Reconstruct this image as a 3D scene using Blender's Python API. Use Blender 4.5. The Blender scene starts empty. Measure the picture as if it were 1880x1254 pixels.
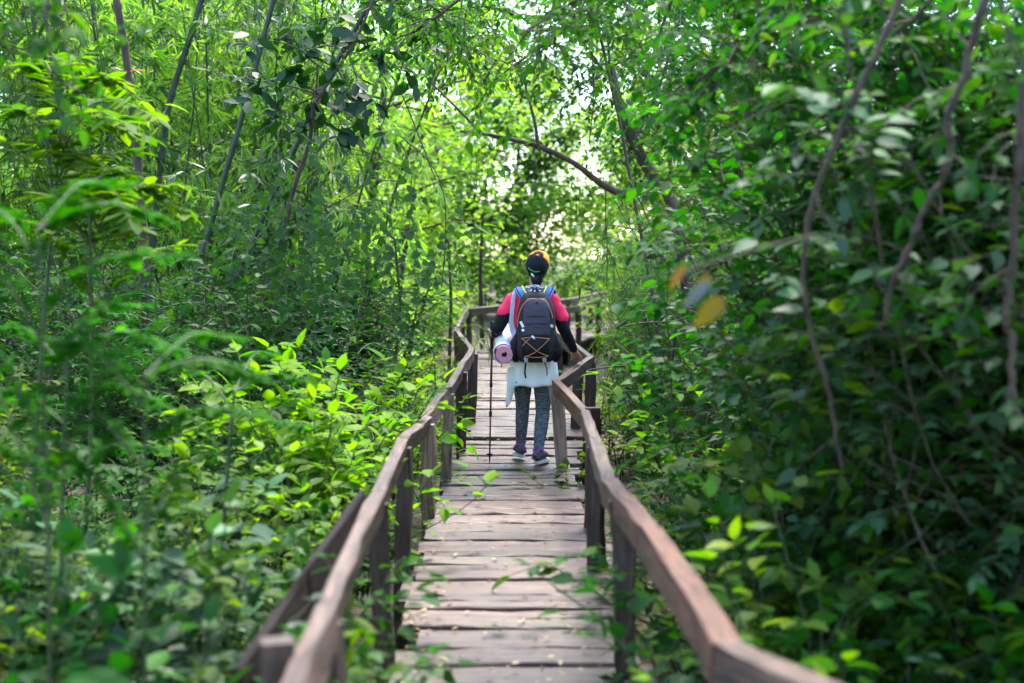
import bpy, math
import numpy as np
from mathutils import Vector, Euler

S = bpy.context.scene
R = math.radians
# ------------------------------------------------------------------ camera
FPX = 2611.0                       # focal length in photo pixels (1880 wide)
PITCH = math.atan((627 - 471) / FPX)
CAM = np.array((0.0, 0.0, 1.56))
cd = bpy.data.cameras.new('camera'); cam = bpy.data.objects.new('camera', cd)
S.collection.objects.link(cam); S.camera = cam
cam.location = CAM; cam.rotation_euler = (math.pi / 2 - PITCH, 0, 0)
cd.sensor_width = 36; cd.lens = 36 * FPX / 1880
cd.clip_start = 0.05; cd.clip_end = 600
cd.dof.use_dof = True; cd.dof.focus_distance = 10.9; cd.dof.aperture_fstop = 1.7
# ------------------------------------------------------------------ sky, sun, exposure
SUN_EL, SUN_AZ = R(62), R(12)     # azimuth measured from +Y towards +X
w = bpy.data.worlds.new('World'); S.world = w; w.use_nodes = True
nt = w.node_tree; nt.nodes.clear()
sky = nt.nodes.new('ShaderNodeTexSky'); sky.sky_type = 'NISHITA'; sky.sun_disc = False
sky.sun_elevation = SUN_EL; sky.sun_rotation = SUN_AZ
sky.air_density = 1.0; sky.dust_density = 1.0; sky.ozone_density = 1.0
bg = nt.nodes.new('ShaderNodeBackground'); bg.inputs['Strength'].default_value = 0.15
wo = nt.nodes.new('ShaderNodeOutputWorld')
nt.links.new(sky.outputs[0], bg.inputs[0]); nt.links.new(bg.outputs[0], wo.inputs[0])
sl = bpy.data.lights.new('sun', 'SUN'); so = bpy.data.objects.new('sun', sl); S.collection.objects.link(so)
sl.energy = 2.0; sl.angle = R(16); sl.color = (1, 0.95, 0.86)
sd = Vector((math.sin(SUN_AZ) * math.cos(SUN_EL), math.cos(SUN_AZ) * math.cos(SUN_EL), math.sin(SUN_EL)))
so.rotation_euler = sd.to_track_quat('Z', 'Y').to_euler(); so.location = (-8, 10, 20)
vs = S.view_settings; vs.view_transform = 'Standard'; vs.look = 'None'; vs.gamma = 1; vs.use_curve_mapping = False
vs.exposure = 2.85
cy = S.cycles
cy.max_bounces = 5; cy.diffuse_bounces = 3; cy.glossy_bounces = 2; cy.transmission_bounces = 4
cy.transparent_max_bounces = 4; cy.volume_bounces = 0; cy.caustics_reflective = False; cy.caustics_refractive = False
cy.sample_clamp_indirect = 6; cy.use_adaptive_sampling = True; cy.adaptive_threshold = 0.02

def P(px, py, d):
    """world point seen at photo pixel (px, py) at forward distance d"""
    u, v = (px - 940) / FPX, (627 - py) / FPX
    c, s = math.cos(PITCH), math.sin(PITCH)
    r = np.array((u, c + v * s, -s + v * c))
    return CAM + r * (d / r[1])

# ------------------------------------------------------------------ object helpers
C = S.collection
def tag(o, label=None, cat=None, group=None, kind=None):
    for k, v in (('label', label), ('category', cat), ('group', group), ('kind', kind)):
        if v: o[k] = v
    return o
def empty(name, loc=(0, 0, 0), rz=0.0):
    o = bpy.data.objects.new(name, None); C.objects.link(o)
    o.location = loc; o.rotation_euler = (0, 0, rz); o.empty_display_size = 0.1
    return o
def mesh_np(name, V, L, T, mats, uv=None, smooth=True, mi=None):
    """V (n,3), L flat loop indices, T loop totals per face"""
    me = bpy.data.meshes.new(name)
    V = np.asarray(V, np.float32); L = np.asarray(L, np.int32); T = np.asarray(T, np.int32)
    me.vertices.add(len(V)); me.vertices.foreach_set('co', V.ravel())
    me.loops.add(len(L)); me.loops.foreach_set('vertex_index', L)
    me.polygons.add(len(T))
    st = np.zeros(len(T), np.int32); st[1:] = np.cumsum(T)[:-1]
    me.polygons.foreach_set('loop_start', st)
    me.polygons.foreach_set('use_smooth', np.full(len(T), smooth, bool))
    for m in (mats if isinstance(mats, (list, tuple)) else [mats]): me.materials.append(m)
    if mi is not None: me.polygons.foreach_set('material_index', np.asarray(mi, np.int32))
    if uv is not None:
        l = me.uv_layers.new(name='grain'); l.data.foreach_set('uv', np.asarray(uv, np.float32).ravel())
    me.update(calc_edges=True)
    return me
def link(name, me, parent=None):
    o = bpy.data.objects.new(name, me); C.objects.link(o)
    if parent is not None: o.parent = parent
    return o
def nrm(v):
    v = np.asarray(v, float); return v / (np.linalg.norm(v, axis=-1, keepdims=True) + 1e-9)

def smooth_line(P_, n=24):
    """Catmull-Rom through given points"""
    P_ = np.array(P_, float); m = len(P_); Q = np.vstack([2 * P_[0] - P_[1], P_, 2 * P_[-1] - P_[-2]])
    out = []
    for u in np.linspace(0, m - 1 - 1e-6, n):
        k = int(u); f = u - k; a, b, c, d = Q[k:k + 4]
        out.append(.5 * (2 * b + (c - a) * f + (2 * a - 5 * b + 4 * c - d) * f ** 2 + (3 * b - a - 3 * c + d) * f ** 3))
    return np.array(out)

class MB:
    """collects faces for one mesh"""
    def __init__(s): s.V = []; s.F = []; s.UV = []; s.n = 0
    def add(s, V, F, UV=None):
        s.V += [tuple(v) for v in V]
        for k, f in enumerate(F):
            s.F.append([i + s.n for i in f])
            s.UV += list(UV[k]) if UV is not None else [(0, 0)] * len(f)
        s.n = len(s.V); return s
    def tube(s, pts, rad, sides=6, cap=True):
        pts = np.asarray(pts, float); n = len(pts)
        rad = np.broadcast_to(np.asarray(rad, float), (n,))
        t = nrm(np.gradient(pts, axis=0)); ref = np.array((0.31, 0.17, 0.93))
        if abs(t[0] @ ref) > 0.9: ref = np.array((1.0, 0, 0))
        a = nrm(np.cross(t, ref)); b = np.cross(t, a)
        th = np.arange(sides) * 2 * math.pi / sides
        V = (pts[:, None] + rad[:, None, None] * (np.cos(th)[None, :, None] * a[:, None] + np.sin(th)[None, :, None] * b[:, None])).reshape(-1, 3)
        F = [[i * sides + j, i * sides + (j + 1) % sides, (i + 1) * sides + (j + 1) % sides, (i + 1) * sides + j] for i in range(n - 1) for j in range(sides)]
        if cap: F += [list(range(sides))[::-1], [(n - 1) * sides + j for j in range(sides)]]
        cum = np.concatenate([[0], np.cumsum(np.linalg.norm(np.diff(pts, axis=0), axis=1))])
        UV = [[(cum[i], j * .08), (cum[i], (j + 1) * .08), (cum[i + 1], (j + 1) * .08), (cum[i + 1], j * .08)] for i in range(n - 1) for j in range(sides)]
        if cap: UV += [[(0, 0)] * sides] * 2
        return s.add(V, F, UV)
    def board(s, pts, wid, hei, side, rng, jit=0.004, ch=0.006):
        """rectangular timber along pts; wid along `side`, hei across; worn chamfered edges; uv = grain"""
        pts = np.asarray(pts, float); n = len(pts)
        wid = np.broadcast_to(np.asarray(wid, float), (n,)); hei = np.broadcast_to(np.asarray(hei, float), (n,))
        t = nrm(np.gradient(pts, axis=0)); side = np.broadcast_to(np.asarray(side, float), (n, 3))
        sd_ = nrm(side - (side * t).sum(1, keepdims=True) * t); up = np.cross(sd_, t)
        V = []; per = []
        for i in range(n):
            w_, h_ = wid[i] / 2, hei[i] / 2; c = min(ch, w_ * .5, h_ * .5)
            sec = np.array([(-w_ + c, -h_), (w_ - c, -h_), (w_, -h_ + c), (w_, h_ - c), (w_ - c, h_), (-w_ + c, h_), (-w_, h_ - c), (-w_, -h_ + c)])
            sec = sec + rng.normal(0, jit, (8, 2)) * np.array((1, .7))
            V.append(pts[i] + sec[:, :1] * sd_[i] + sec[:, 1:] * up[i])
        V = np.concatenate(V)
        sec0 = np.array([0, wid[0], wid[0] + .01, wid[0] + hei[0], wid[0] + hei[0] + .01, 2 * wid[0] + hei[0], 2 * wid[0] + hei[0] + .01, 2 * wid[0] + 2 * hei[0], 2 * wid[0] + 2 * hei[0] + .01])
        o = rng.uniform(0, 60); q = rng.uniform(0, 40)
        cum = np.concatenate([[0], np.cumsum(np.linalg.norm(np.diff(pts, axis=0), axis=1))]) + o
        F = []; UV = []
        for i in range(n - 1):
            for j in range(8):
                k = (j + 1) % 8
                F.append([i * 8 + j, i * 8 + k, (i + 1) * 8 + k, (i + 1) * 8 + j][::-1])
                UV.append([(cum[i], sec0[j] + q), (cum[i], sec0[j + 1] + q), (cum[i + 1], sec0[j + 1] + q), (cum[i + 1], sec0[j] + q)][::-1])
        F += [list(range(8)), [(n - 1) * 8 + j for j in range(8)][::-1]]
        UV += [[(o + .3 * j, q) for j in range(8)]] * 2
        return s.add(V, F, UV)
    def build(s, name, mat, parent=None, smooth=False):
        L = [i for f in s.F for i in f]; T = [len(f) for f in s.F]
        return link(name, mesh_np(name, s.V, L, T, mat, s.UV, smooth), parent)

# ------------------------------------------------------------------ materials
def new_mat(name):
    m = bpy.data.materials.new(name); m.use_nodes = True; t = m.node_tree; t.nodes.clear()
    out = t.nodes.new('ShaderNodeOutputMaterial'); return m, t, out
def node(t, typ, **kw):
    n = t.nodes.new(typ)
    for k, v in kw.items():
        if k in n.inputs: n.inputs[k].default_value = v
        else: setattr(n, k, v)
    return n
def ramp(t, fac, stops):
    r = t.nodes.new('ShaderNodeValToRGB'); e = r.color_ramp.elements
    while len(e) < len(stops): e.new(0.5)
    for k, (p, c) in enumerate(stops):
        e[k].position = p; e[k].color = (*c, 1) if len(c) == 3 else c
    t.links.new(fac, r.inputs[0]); return r.outputs[0]
def mixc(t, fac, a, b, mode='MIX'):
    m = t.nodes.new('ShaderNodeMix'); m.data_type = 'RGBA'; m.blend_type = mode
    for sock, v in ((m.inputs[0], fac), (m.inputs[6], a), (m.inputs[7], b)):
        if hasattr(v, 'is_output'): t.links.new(v, sock)
        elif isinstance(v, (int, float)): sock.default_value = v
        else: sock.default_value = (*v, 1)
    return m.outputs[2]

def leaf_mat(name, stops, trans=0.45, tcol=(1.45, 1.6, 0.22), rough=0.55, spec=0.10):
    """leaf blade: per-leaf tint, gloss from the sky, light coming through"""
    m, t, out = new_mat(name)
    g = node(t, 'ShaderNodeNewGeometry'); oi = node(t, 'ShaderNodeObjectInfo')
    col = ramp(t, g.outputs['Random Per Island'], stops)
    hsv = node(t, 'ShaderNodeHueSaturation')
    mr = node(t, 'ShaderNodeMapRange'); mr.inputs[3].default_value = 0.8; mr.inputs[4].default_value = 1.25
    t.links.new(oi.outputs['Random'], mr.inputs[0]); t.links.new(mr.outputs[0], hsv.inputs['Value'])
    mh = node(t, 'ShaderNodeMapRange'); mh.inputs[3].default_value = 0.488; mh.inputs[4].default_value = 0.515
    t.links.new(oi.outputs['Random'], mh.inputs[0]); t.links.new(mh.outputs[0], hsv.inputs['Hue'])
    t.links.new(col, hsv.inputs['Color'])
    c = hsv.outputs[0]
    df = node(t, 'ShaderNodeBsdfDiffuse'); t.links.new(c, df.inputs[0])
    tr = node(t, 'ShaderNodeBsdfTranslucent'); t.links.new(mixc(t, 1.0, c, tcol, 'MULTIPLY'), tr.inputs[0])
    mx = node(t, 'ShaderNodeMixShader'); mx.inputs[0].default_value = trans
    t.links.new(df.outputs[0], mx.inputs[1]); t.links.new(tr.outputs[0], mx.inputs[2])
    gl = node(t, 'ShaderNodeBsdfGlossy', Roughness=rough); mg = node(t, 'ShaderNodeMixShader'); mg.inputs[0].default_value = spec * .16
    t.links.new(mx.outputs[0], mg.inputs[1]); t.links.new(gl.outputs[0], mg.inputs[2]); t.links.new(mg.outputs[0], out.inputs[0])
    return m
def plain(name, col, rough=0.6, noise=0.25, scale=40, spec=0.4, metal=0.0, bump=0.0, stretch=None):
    m, t, out = new_mat(name)
    tc = node(t, 'ShaderNodeTexCoord'); src = tc.outputs['Object']
    if stretch:
        mp = node(t, 'ShaderNodeMapping'); mp.inputs['Scale'].default_value = stretch
        t.links.new(src, mp.inputs[0]); src = mp.outputs[0]
    nz = node(t, 'ShaderNodeTexNoise', Scale=scale, Detail=4.0); t.links.new(src, nz.inputs['Vector'])
    a = tuple(min(1, c * (1 - noise)) for c in col); b = tuple(min(1, c * (1 + noise)) for c in col)
    bs = node(t, 'ShaderNodeBsdfPrincipled', Roughness=rough, Metallic=metal); bs.inputs['Specular IOR Level'].default_value = spec
    t.links.new(ramp(t, nz.outputs[0], [(0.3, a), (0.7, b)]), bs.inputs['Base Color'])
    if bump:
        bp = node(t, 'ShaderNodeBump', Strength=bump, Distance=0.01); t.links.new(nz.outputs[0], bp.inputs['Height']); t.links.new(bp.outputs[0], bs.inputs['Normal'])
    t.links.new(bs.outputs[0], out.inputs[0]); return m
def wood_mat(name, stops, moss=0.0, rough=(0.45, 0.75), bump=0.5, spec=0.3):
    m, t, out = new_mat(name)
    uv = node(t, 'ShaderNodeUVMap'); uv.uv_map = 'grain'
    mp = node(t, 'ShaderNodeMapping'); mp.inputs['Scale'].default_value = (1.6, 34, 1); t.links.new(uv.outputs[0], mp.inputs[0])
    g = node(t, 'ShaderNodeTexNoise', Scale=1.5, Detail=7.0, Roughness=0.65, Distortion=0.5); t.links.new(mp.outputs[0], g.inputs['Vector'])
    tc = node(t, 'ShaderNodeTexCoord')
    pa = node(t, 'ShaderNodeTexNoise', Scale=2.6, Detail=5.0, Roughness=0.6); t.links.new(tc.outputs['Object'], pa.inputs['Vector'])
    geo = node(t, 'ShaderNodeNewGeometry')
    col = ramp(t, g.outputs[0], stops)
    isl = ramp(t, geo.outputs['Random Per Island'], [(0, (0.5, 0.47, 0.46)), (0.35, (0.8, 0.75, 0.73)), (0.6, (1.05, 0.93, 0.86)), (0.85, (1.1, 1.08, 1.1)), (1, (1.35, 1.28, 1.26))])
    col = mixc(t, 1.0, col, isl, 'MULTIPLY')
    st = ramp(t, pa.outputs[0], [(0.33, (0.5, 0.47, 0.45)), (0.55, (1, 1, 1))])
    col = mixc(t, 0.75, col, st, 'MULTIPLY')
    mp2 = node(t, 'ShaderNodeMapping'); mp2.inputs['Scale'].default_value = (1.1, 11, 1); t.links.new(uv.outputs[0], mp2.inputs[0])
    sk = node(t, 'ShaderNodeTexNoise', Scale=2.2, Detail=5.0, Roughness=0.7, Distortion=1.2); t.links.new(mp2.outputs[0], sk.inputs['Vector'])
    col = mixc(t, 1.0, col, ramp(t, sk.outputs[0], [(0.36, (0.30, 0.27, 0.25)), (0.46, (0.85, 0.82, 0.8)), (0.62, (1.25, 1.22, 1.2))]), 'MULTIPLY')
    if moss:
        mz = node(t, 'ShaderNodeTexNoise', Scale=1.3, Detail=6.0, Roughness=0.7); t.links.new(tc.outputs['Object'], mz.inputs['Vector'])
        mf = ramp(t, mz.outputs[0], [(0.62 - 0.14 * moss, (0, 0, 0)), (0.76 - 0.1 * moss, (moss, moss, moss))])
        col = mixc(t, mf, col, (0.055, 0.06, 0.022))
    bs = node(t, 'ShaderNodeBsdfPrincipled'); bs.inputs['Specular IOR Level'].default_value = spec
    t.links.new(col, bs.inputs['Base Color'])
    rr = node(t, 'ShaderNodeMapRange'); rr.inputs[3].default_value = rough[0]; rr.inputs[4].default_value = rough[1]
    t.links.new(pa.outputs[0], rr.inputs[0]); t.links.new(rr.outputs[0], bs.inputs['Roughness'])
    bp = node(t, 'ShaderNodeBump', Strength=bump, Distance=0.006); t.links.new(g.outputs[0], bp.inputs['Height']); t.links.new(bp.outputs[0], bs.inputs['Normal'])
    t.links.new(bs.outputs[0], out.inputs[0]); return m

M = {}
M['deck'] = wood_mat('weathered_planks', [(0.3, (0.016, 0.011, 0.009)), (0.46, (0.086, 0.055, 0.047)), (0.72, (0.190, 0.134, 0.120))], moss=0.75, rough=(0.4, 0.65), spec=0.4)
M['rail'] = wood_mat('weathered_rail', [(0.28, (0.014, 0.009, 0.007)), (0.47, (0.070, 0.047, 0.036)), (0.75, (0.155, 0.115, 0.094))], bump=.9)
M['rail_red'] = wood_mat('reddish_rail', [(0.27, (0.024, 0.011, 0.007)), (0.48, (0.090, 0.040, 0.023)), (0.8, (0.155, 0.084, 0.056))])
M['post'] = wood_mat('dark_post', [(0.25, (0.02, 0.014, 0.012)), (0.5, (0.055, 0.039, 0.033)), (0.8, (0.10, 0.073, 0.062))], moss=0.3)
M['post_pale'] = wood_mat('pale_post', [(0.25, (0.09, 0.06, 0.05)), (0.5, (0.23, 0.165, 0.14)), (0.8, (0.33, 0.26, 0.23))])
M['dark_board'] = wood_mat('dark_board', [(0.25, (0.006, 0.005, 0.005)), (0.5, (0.014, 0.011, 0.011)), (0.8, (0.032, 0.026, 0.025))], rough=(.7, .9), spec=.12)
M['bark'] = plain('brown_bark', (0.055, 0.036, 0.026), 0.85, 0.5, 14, bump=0.8, stretch=(1, 1, .25))
M['bark_grey'] = plain('grey_bark', (0.055, 0.037, 0.028), 0.8, 0.6, 22, bump=0.8, stretch=(1, 1, .3))
M['twig'] = plain('thin_twig', (0.055, 0.042, 0.028), 0.8, 0.4, 25)
M['stem'] = plain('green_stem', (0.03, 0.05, 0.013), 0.6, 0.4, 25)
M['culm'] = plain('bamboo_culm', (0.014, 0.027, 0.013), 0.45, 0.35, 9, stretch=(1, 1, .3))
M['litter'] = None
G = lambda *c: c
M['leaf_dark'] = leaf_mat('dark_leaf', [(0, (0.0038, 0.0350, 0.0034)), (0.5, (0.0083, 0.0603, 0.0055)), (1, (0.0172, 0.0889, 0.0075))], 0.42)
M['leaf_mid'] = leaf_mat('mid_leaf', [(0, (0.0079, 0.0540, 0.0038)), (0.5, (0.0177, 0.0857, 0.0055)), (0.9, (0.0334, 0.1206, 0.0075)), (1, (0.0788, 0.1460, 0.0108))], 0.48)
M['leaf_lime'] = leaf_mat('lime_leaf', [(0, (0.0296, 0.0851, 0.0037)), (0.5, (0.0629, 0.1295, 0.0052)), (0.9, (0.1110, 0.1776, 0.0074)), (1, (0.1554, 0.1924, 0.0096))], 0.55)
M['leaf_pale'] = leaf_mat('pale_leaf', [(0, (0.0176, 0.0635, 0.0125)), (0.5, (0.0293, 0.0879, 0.0174)), (1, (0.0508, 0.1172, 0.0229))], 0.48)
M['leaf_bamboo'] = leaf_mat('bamboo_leaf', [(0, (0.0145, 0.0537, 0.0091)), (0.6, (0.0269, 0.0830, 0.0145)), (0.93, (0.0498, 0.1074, 0.0187)), (1, (0.1245, 0.1319, 0.0291))], 0.42, rough=0.48, spec=.32)
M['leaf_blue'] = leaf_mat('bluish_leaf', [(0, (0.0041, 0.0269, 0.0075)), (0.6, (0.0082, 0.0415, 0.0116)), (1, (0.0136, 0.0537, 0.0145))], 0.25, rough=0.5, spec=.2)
M['leaf_frond'] = leaf_mat('frond_leaf', [(0, (0.010, 0.075, 0.002)), (0.6, (0.022, 0.115, 0.003)), (1, (0.048, 0.160, 0.004))], 0.5, rough=.6, spec=.04)
M['leaf_glow'] = leaf_mat('light_tinted_leaf', [(0, (0.11, 0.22, 0.045)), (0.5, (0.18, 0.31, 0.07)), (1, (0.28, 0.40, 0.11))], 0.6)  # brightness of the open far end painted into a lightened leaf colour
M['leaf_bright'] = leaf_mat('bright_lime_leaf', [(0, (0.055, 0.15, 0.005)), (0.5, (0.105, 0.23, 0.006)), (1, (0.17, 0.29, 0.008))], 0.55)
M['leaf_sage_skylit'] = leaf_mat('sky_tinted_sage_leaf', [(0, (0.018, 0.060, 0.022)), (0.5, (0.035, 0.100, 0.036)), (1, (0.065, 0.145, 0.050))], 0.3, rough=.55, spec=.16)  # bluish leaf lightened so its colour carries the sky light
M['leaf_yellow'] = leaf_mat('yellowing_leaf', [(0, (0.075, 0.070, 0.004)), (1, (0.10, 0.078, 0.005))], 0.4, (1.2, 1.0, 0.4))
M['leaf_dead'] = leaf_mat('dead_leaf', [(0, (0.12, 0.07, 0.035)), (0.6, (0.24, 0.17, 0.09)), (1, (0.42, 0.36, 0.22))], 0.15, (1, 1, 1), rough=0.7)

# ground
m, t, out = new_mat('forest_soil')
tc = node(t, 'ShaderNodeTexCoord')
n1 = node(t, 'ShaderNodeTexNoise', Scale=1.2, Detail=6.0); n2 = node(t, 'ShaderNodeTexVoronoi', Scale=16.0)
t.links.new(tc.outputs['Object'], n1.inputs['Vector']); t.links.new(tc.outputs['Object'], n2.inputs['Vector'])
c1 = ramp(t, n1.outputs[0], [(0.35, (0.035, 0.028, 0.016)), (0.55, (0.07, 0.055, 0.03)), (0.7, (0.045, 0.065, 0.022))])
c2 = ramp(t, n2.outputs['Color'], [(0.2, (0.5, 0.45, 0.4)), (0.8, (1.4, 1.2, 0.9))])
bs = node(t, 'ShaderNodeBsdfPrincipled', Roughness=0.9); t.links.new(mixc(t, 1.0, c1, c2, 'MULTIPLY'), bs.inputs['Base Color'])
bp = node(t, 'ShaderNodeBump', Strength=0.8, Distance=0.03); t.links.new(n2.outputs['Distance'], bp.inputs['Height']); t.links.new(bp.outputs[0], bs.inputs['Normal'])
t.links.new(bs.outputs[0], out.inputs[0]); M['soil'] = m

# ------------------------------------------------------------------ terrain
def lerp_tab(x, xs, ys): return np.interp(x, xs, ys)
LX = ([2, 5.3, 8.4, 10.8, 13.6, 17, 21, 25, 30, 36], [-.47, -.45, -.49, -.46, -.42, -.55, -.66, -.45, .75, 2.0])
RX = ([2, 5.3, 8.4, 10.8, 13.6, 17, 21, 25, 30, 36], [.5, .49, .46, .47, .74, .55, .60, .85, 2.1, 3.6])
def path_l(d): return lerp_tab(d, *LX)
def path_r(d): return lerp_tab(d, *RX)
def ground_z(x, y):
    x = np.asarray(x, float); y = np.asarray(y, float)
    c = (path_l(y) + path_r(y)) / 2; a = np.abs(x - c)
    return -0.45 + 0.5 * np.clip((a - 1.2) / 6, 0, 1) ** 1.2 + 0.05 * np.sin(x * 1.7 + y * .6) + 0.04 * np.sin(y * 1.3 - x * .7) + 0.012 * np.clip(y - 22, 0, 60)
gx = np.concatenate([np.linspace(-150, -16, 12), np.linspace(-14, 14, 57), np.linspace(16, 150, 12)])
gy = np.concatenate([np.linspace(-60, -4, 8), np.linspace(-3, 50, 107), np.linspace(54, 320, 18)])
X, Y = np.meshgrid(gx, gy); Z = ground_z(X, Y)
nx, ny = len(gx), len(gy)
idx = np.arange(nx * ny).reshape(ny, nx)
Fq = np.stack([idx[:-1, :-1], idx[:-1, 1:], idx[1:, 1:], idx[1:, :-1]], -1).reshape(-1)
tag(link('ground', mesh_np('ground', np.stack([X, Y, Z], -1).reshape(-1, 3), Fq, np.full(len(Fq) // 4, 4), M['soil'])), kind='structure')

# ------------------------------------------------------------------ boardwalk
rng = np.random.default_rng(7)
walk = empty('boardwalk'); tag(walk, kind='structure')
mb = MB(); y = 1.2
while y < 37:
    pw = rng.choice([.12, .16, .19, .22, .26, .31], p=[.22, .26, .22, .16, .10, .04]) * rng.uniform(.9, 1.1)
    yc = y + pw / 2
    xl, xr = path_l(yc) + rng.normal(0, .035) - .01, path_r(yc) + rng.normal(0, .04) + .02
    if 12.6 < yc < 14.5: xr += .1
    ang = rng.normal(0, .014) + (0.55 * min(1, max(0, (yc - 24) / 4)) * -1 if yc > 24 else 0)
    z = -0.018 + rng.normal(0, .006) + 0.012 * math.sin(yc * 2.1)
    if 10.2 < yc < 12.2: z -= .012
    tilt = rng.normal(0, .010); n = 9
    ss = np.linspace(0, 1, n); xs = xl + (xr - xl) * ss
    bow = rng.normal(0, .004) * np.sin(ss * math.pi) + rng.normal(0, .002, n)
    pts = np.stack([xs, yc + np.tan(ang) * (xs - (xl + xr) / 2) + rng.normal(0, .0015) * np.sin(ss * 5 + rng.uniform(0, 6)), z + bow + rng.normal(0, .006) * (ss - .5)], 1)
    wv = pw - .005 + rng.normal(0, .0006, n)
    mb.board(pts, wv, .036, (0, 1, tilt), rng, jit=.0012, ch=.006)
    y += pw + rng.choice([.002, .006, .012, .03], p=[.4, .35, .18, .07])
mb.build('deck_planks', M['deck'], walk)
for fx in (.16, .84):
    mb = MB(); ys = np.arange(1.0, 37.5, 1.0)
    mb.board(np.stack([path_l(ys) + (path_r(ys) - path_l(ys)) * fx, ys, np.full(len(ys), -.115)], 1), .08, .13, (1, 0, 0), rng)
    mb.build('joist', M['dark_board'], walk)
for yy in np.arange(2, 37, 2.4):
    for fx in (.1, .9):
        xx = path_l(yy) + (path_r(yy) - path_l(yy)) * fx
        mb = MB(); mb.board([(xx, yy, -.9), (xx, yy, -.5), (xx, yy, -.185)], .1, .1, (1, 0, 0), rng); mb.build('stilt', M['dark_board'], walk)

# fallen dry leaves and chips lying on the planks
class Leaves:
    TPL = {}
    def __init__(s): s.b = []
    def add(s, kind, pos, d, n, length, width=1.0):
        pos = np.atleast_2d(pos); N = len(pos)
        if N: s.b.append((kind, pos, np.broadcast_to(d, (N, 3)), np.broadcast_to(n, (N, 3)), np.broadcast_to(length, (N,)), np.broadcast_to(width, (N,))))
    def count(s): return sum(len(b[1]) for b in s.b)
    def mesh(s, name, mat):
        VV, LL, TT = [], [], []; off = 0
        for kind, pos, d, n, ln, wd in s.b:
            tv, tf = s.TPL[kind]
            yv = nrm(d); xv = nrm(np.cross(yv, n)); zv = np.cross(xv, yv)
            loc = tv[None] * np.stack([ln * wd, ln, ln], 1)[:, None, :]
            V = pos[:, None] + loc[..., :1] * xv[:, None] + loc[..., 1:2] * yv[:, None] + loc[..., 2:] * zv[:, None]
            N, k = V.shape[:2]
            fl = np.concatenate([np.array(f) for f in tf]); ft = np.array([len(f) for f in tf])
            LL.append((fl[None] + (np.arange(N) * k)[:, None] + off).ravel()); TT.append(np.tile(ft, N)); VV.append(V.reshape(-1, 3)); off += N * k
        return mesh_np(name, np.concatenate(VV), np.concatenate(LL), np.concatenate(TT), mat)
A = np.array
Leaves.TPL['ovate'] = (A([(0, 0, 0), (-.21, .22, .05), (0, .25, 0), (.21, .22, .05), (-.235, .5, .03), (0, .55, -.015), (.235, .5, .03), (-.12, .78, -.03), (.12, .78, -.03), (0, 1, -.13)], float),
    [(0, 2, 1), (0, 3, 2), (1, 2, 5, 4), (2, 3, 6, 5), (4, 5, 7), (5, 6, 8), (5, 9, 7), (5, 8, 9)])
Leaves.TPL['simple'] = (A([(0, 0, 0), (-.26, .42, .07), (0, 1, -.06), (.26, .42, .07)], float), [(0, 2, 1), (0, 3, 2)])
Leaves.TPL['lance'] = (A([(0, 0, 0), (-.06, .25, .012), (.06, .25, .012), (-.055, .6, -.04), (.055, .6, -.04), (0, 1, -.16)], float), [(0, 2, 1), (1, 2, 4, 3), (3, 4, 5)])
Leaves.TPL['heart'] = (A([(0, 0, 0), (-.25, -.14, .05), (-.44, .12, .06), (-.36, .45, .03), (0, .35, -.02), (.25, -.14, .05), (.44, .12, .06), (.36, .45, .03), (0, 1, -.12)], float),
    [(0, 4, 2, 1), (4, 3, 2), (4, 8, 3), (0, 5, 6, 4), (4, 6, 7), (4, 7, 8)])
Leaves.TPL['oblong'] = (A([(0, 0, 0), (-.17, .2, .03), (.17, .2, .03), (-.19, .65, .01), (.19, .65, .01), (0, 1, -.06), (0, .45, -.01)], float),
    [(0, 6, 1), (0, 2, 6), (1, 6, 3), (2, 4, 6), (6, 5, 3), (6, 4, 5)])
_u = np.linspace(0, 1, 9); _w = .24 * np.sin(math.pi * _u ** .8) ** .8 * (1 - .25 * _u); _z = -.22 * _u ** 2
Leaves.TPL['fine'] = (np.vstack([np.stack([-_w, _u, _z + .25 * _w], 1), np.stack([0 * _u, _u, _z], 1), np.stack([_w, _u, _z + .18 * _w], 1)]), [(i, i + 9, i + 10, i + 1) for i in range(8)] + [(i + 9, i + 18, i + 19, i + 10) for i in range(8)])
def rdir(rng, N, zs=1.0):
    v = rng.normal(0, 1, (N, 3)); v[:, 2] *= zs; return nrm(v)
lv = Leaves(); N = 1100
yy = 3.6 + 17 * rng.random(N) ** 1.3; xx = path_l(yy) + (path_r(yy) - path_l(yy)) * rng.random(N)
lv.add('simple', np.stack([xx, yy, np.full(N, .018)], 1), rdir(rng, N, .05), nrm(np.stack([rng.normal(0, .15, N), rng.normal(0, .15, N), np.ones(N)], 1)), rng.uniform(.012, .05, N), rng.uniform(.5, 1.3, N))
tag(link('fallen_leaves', lv.mesh('fallen_leaves', M['leaf_dead'])), 'small dry leaves and chips strewn over the grey planks', 'fallen leaves', kind='stuff')

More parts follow.
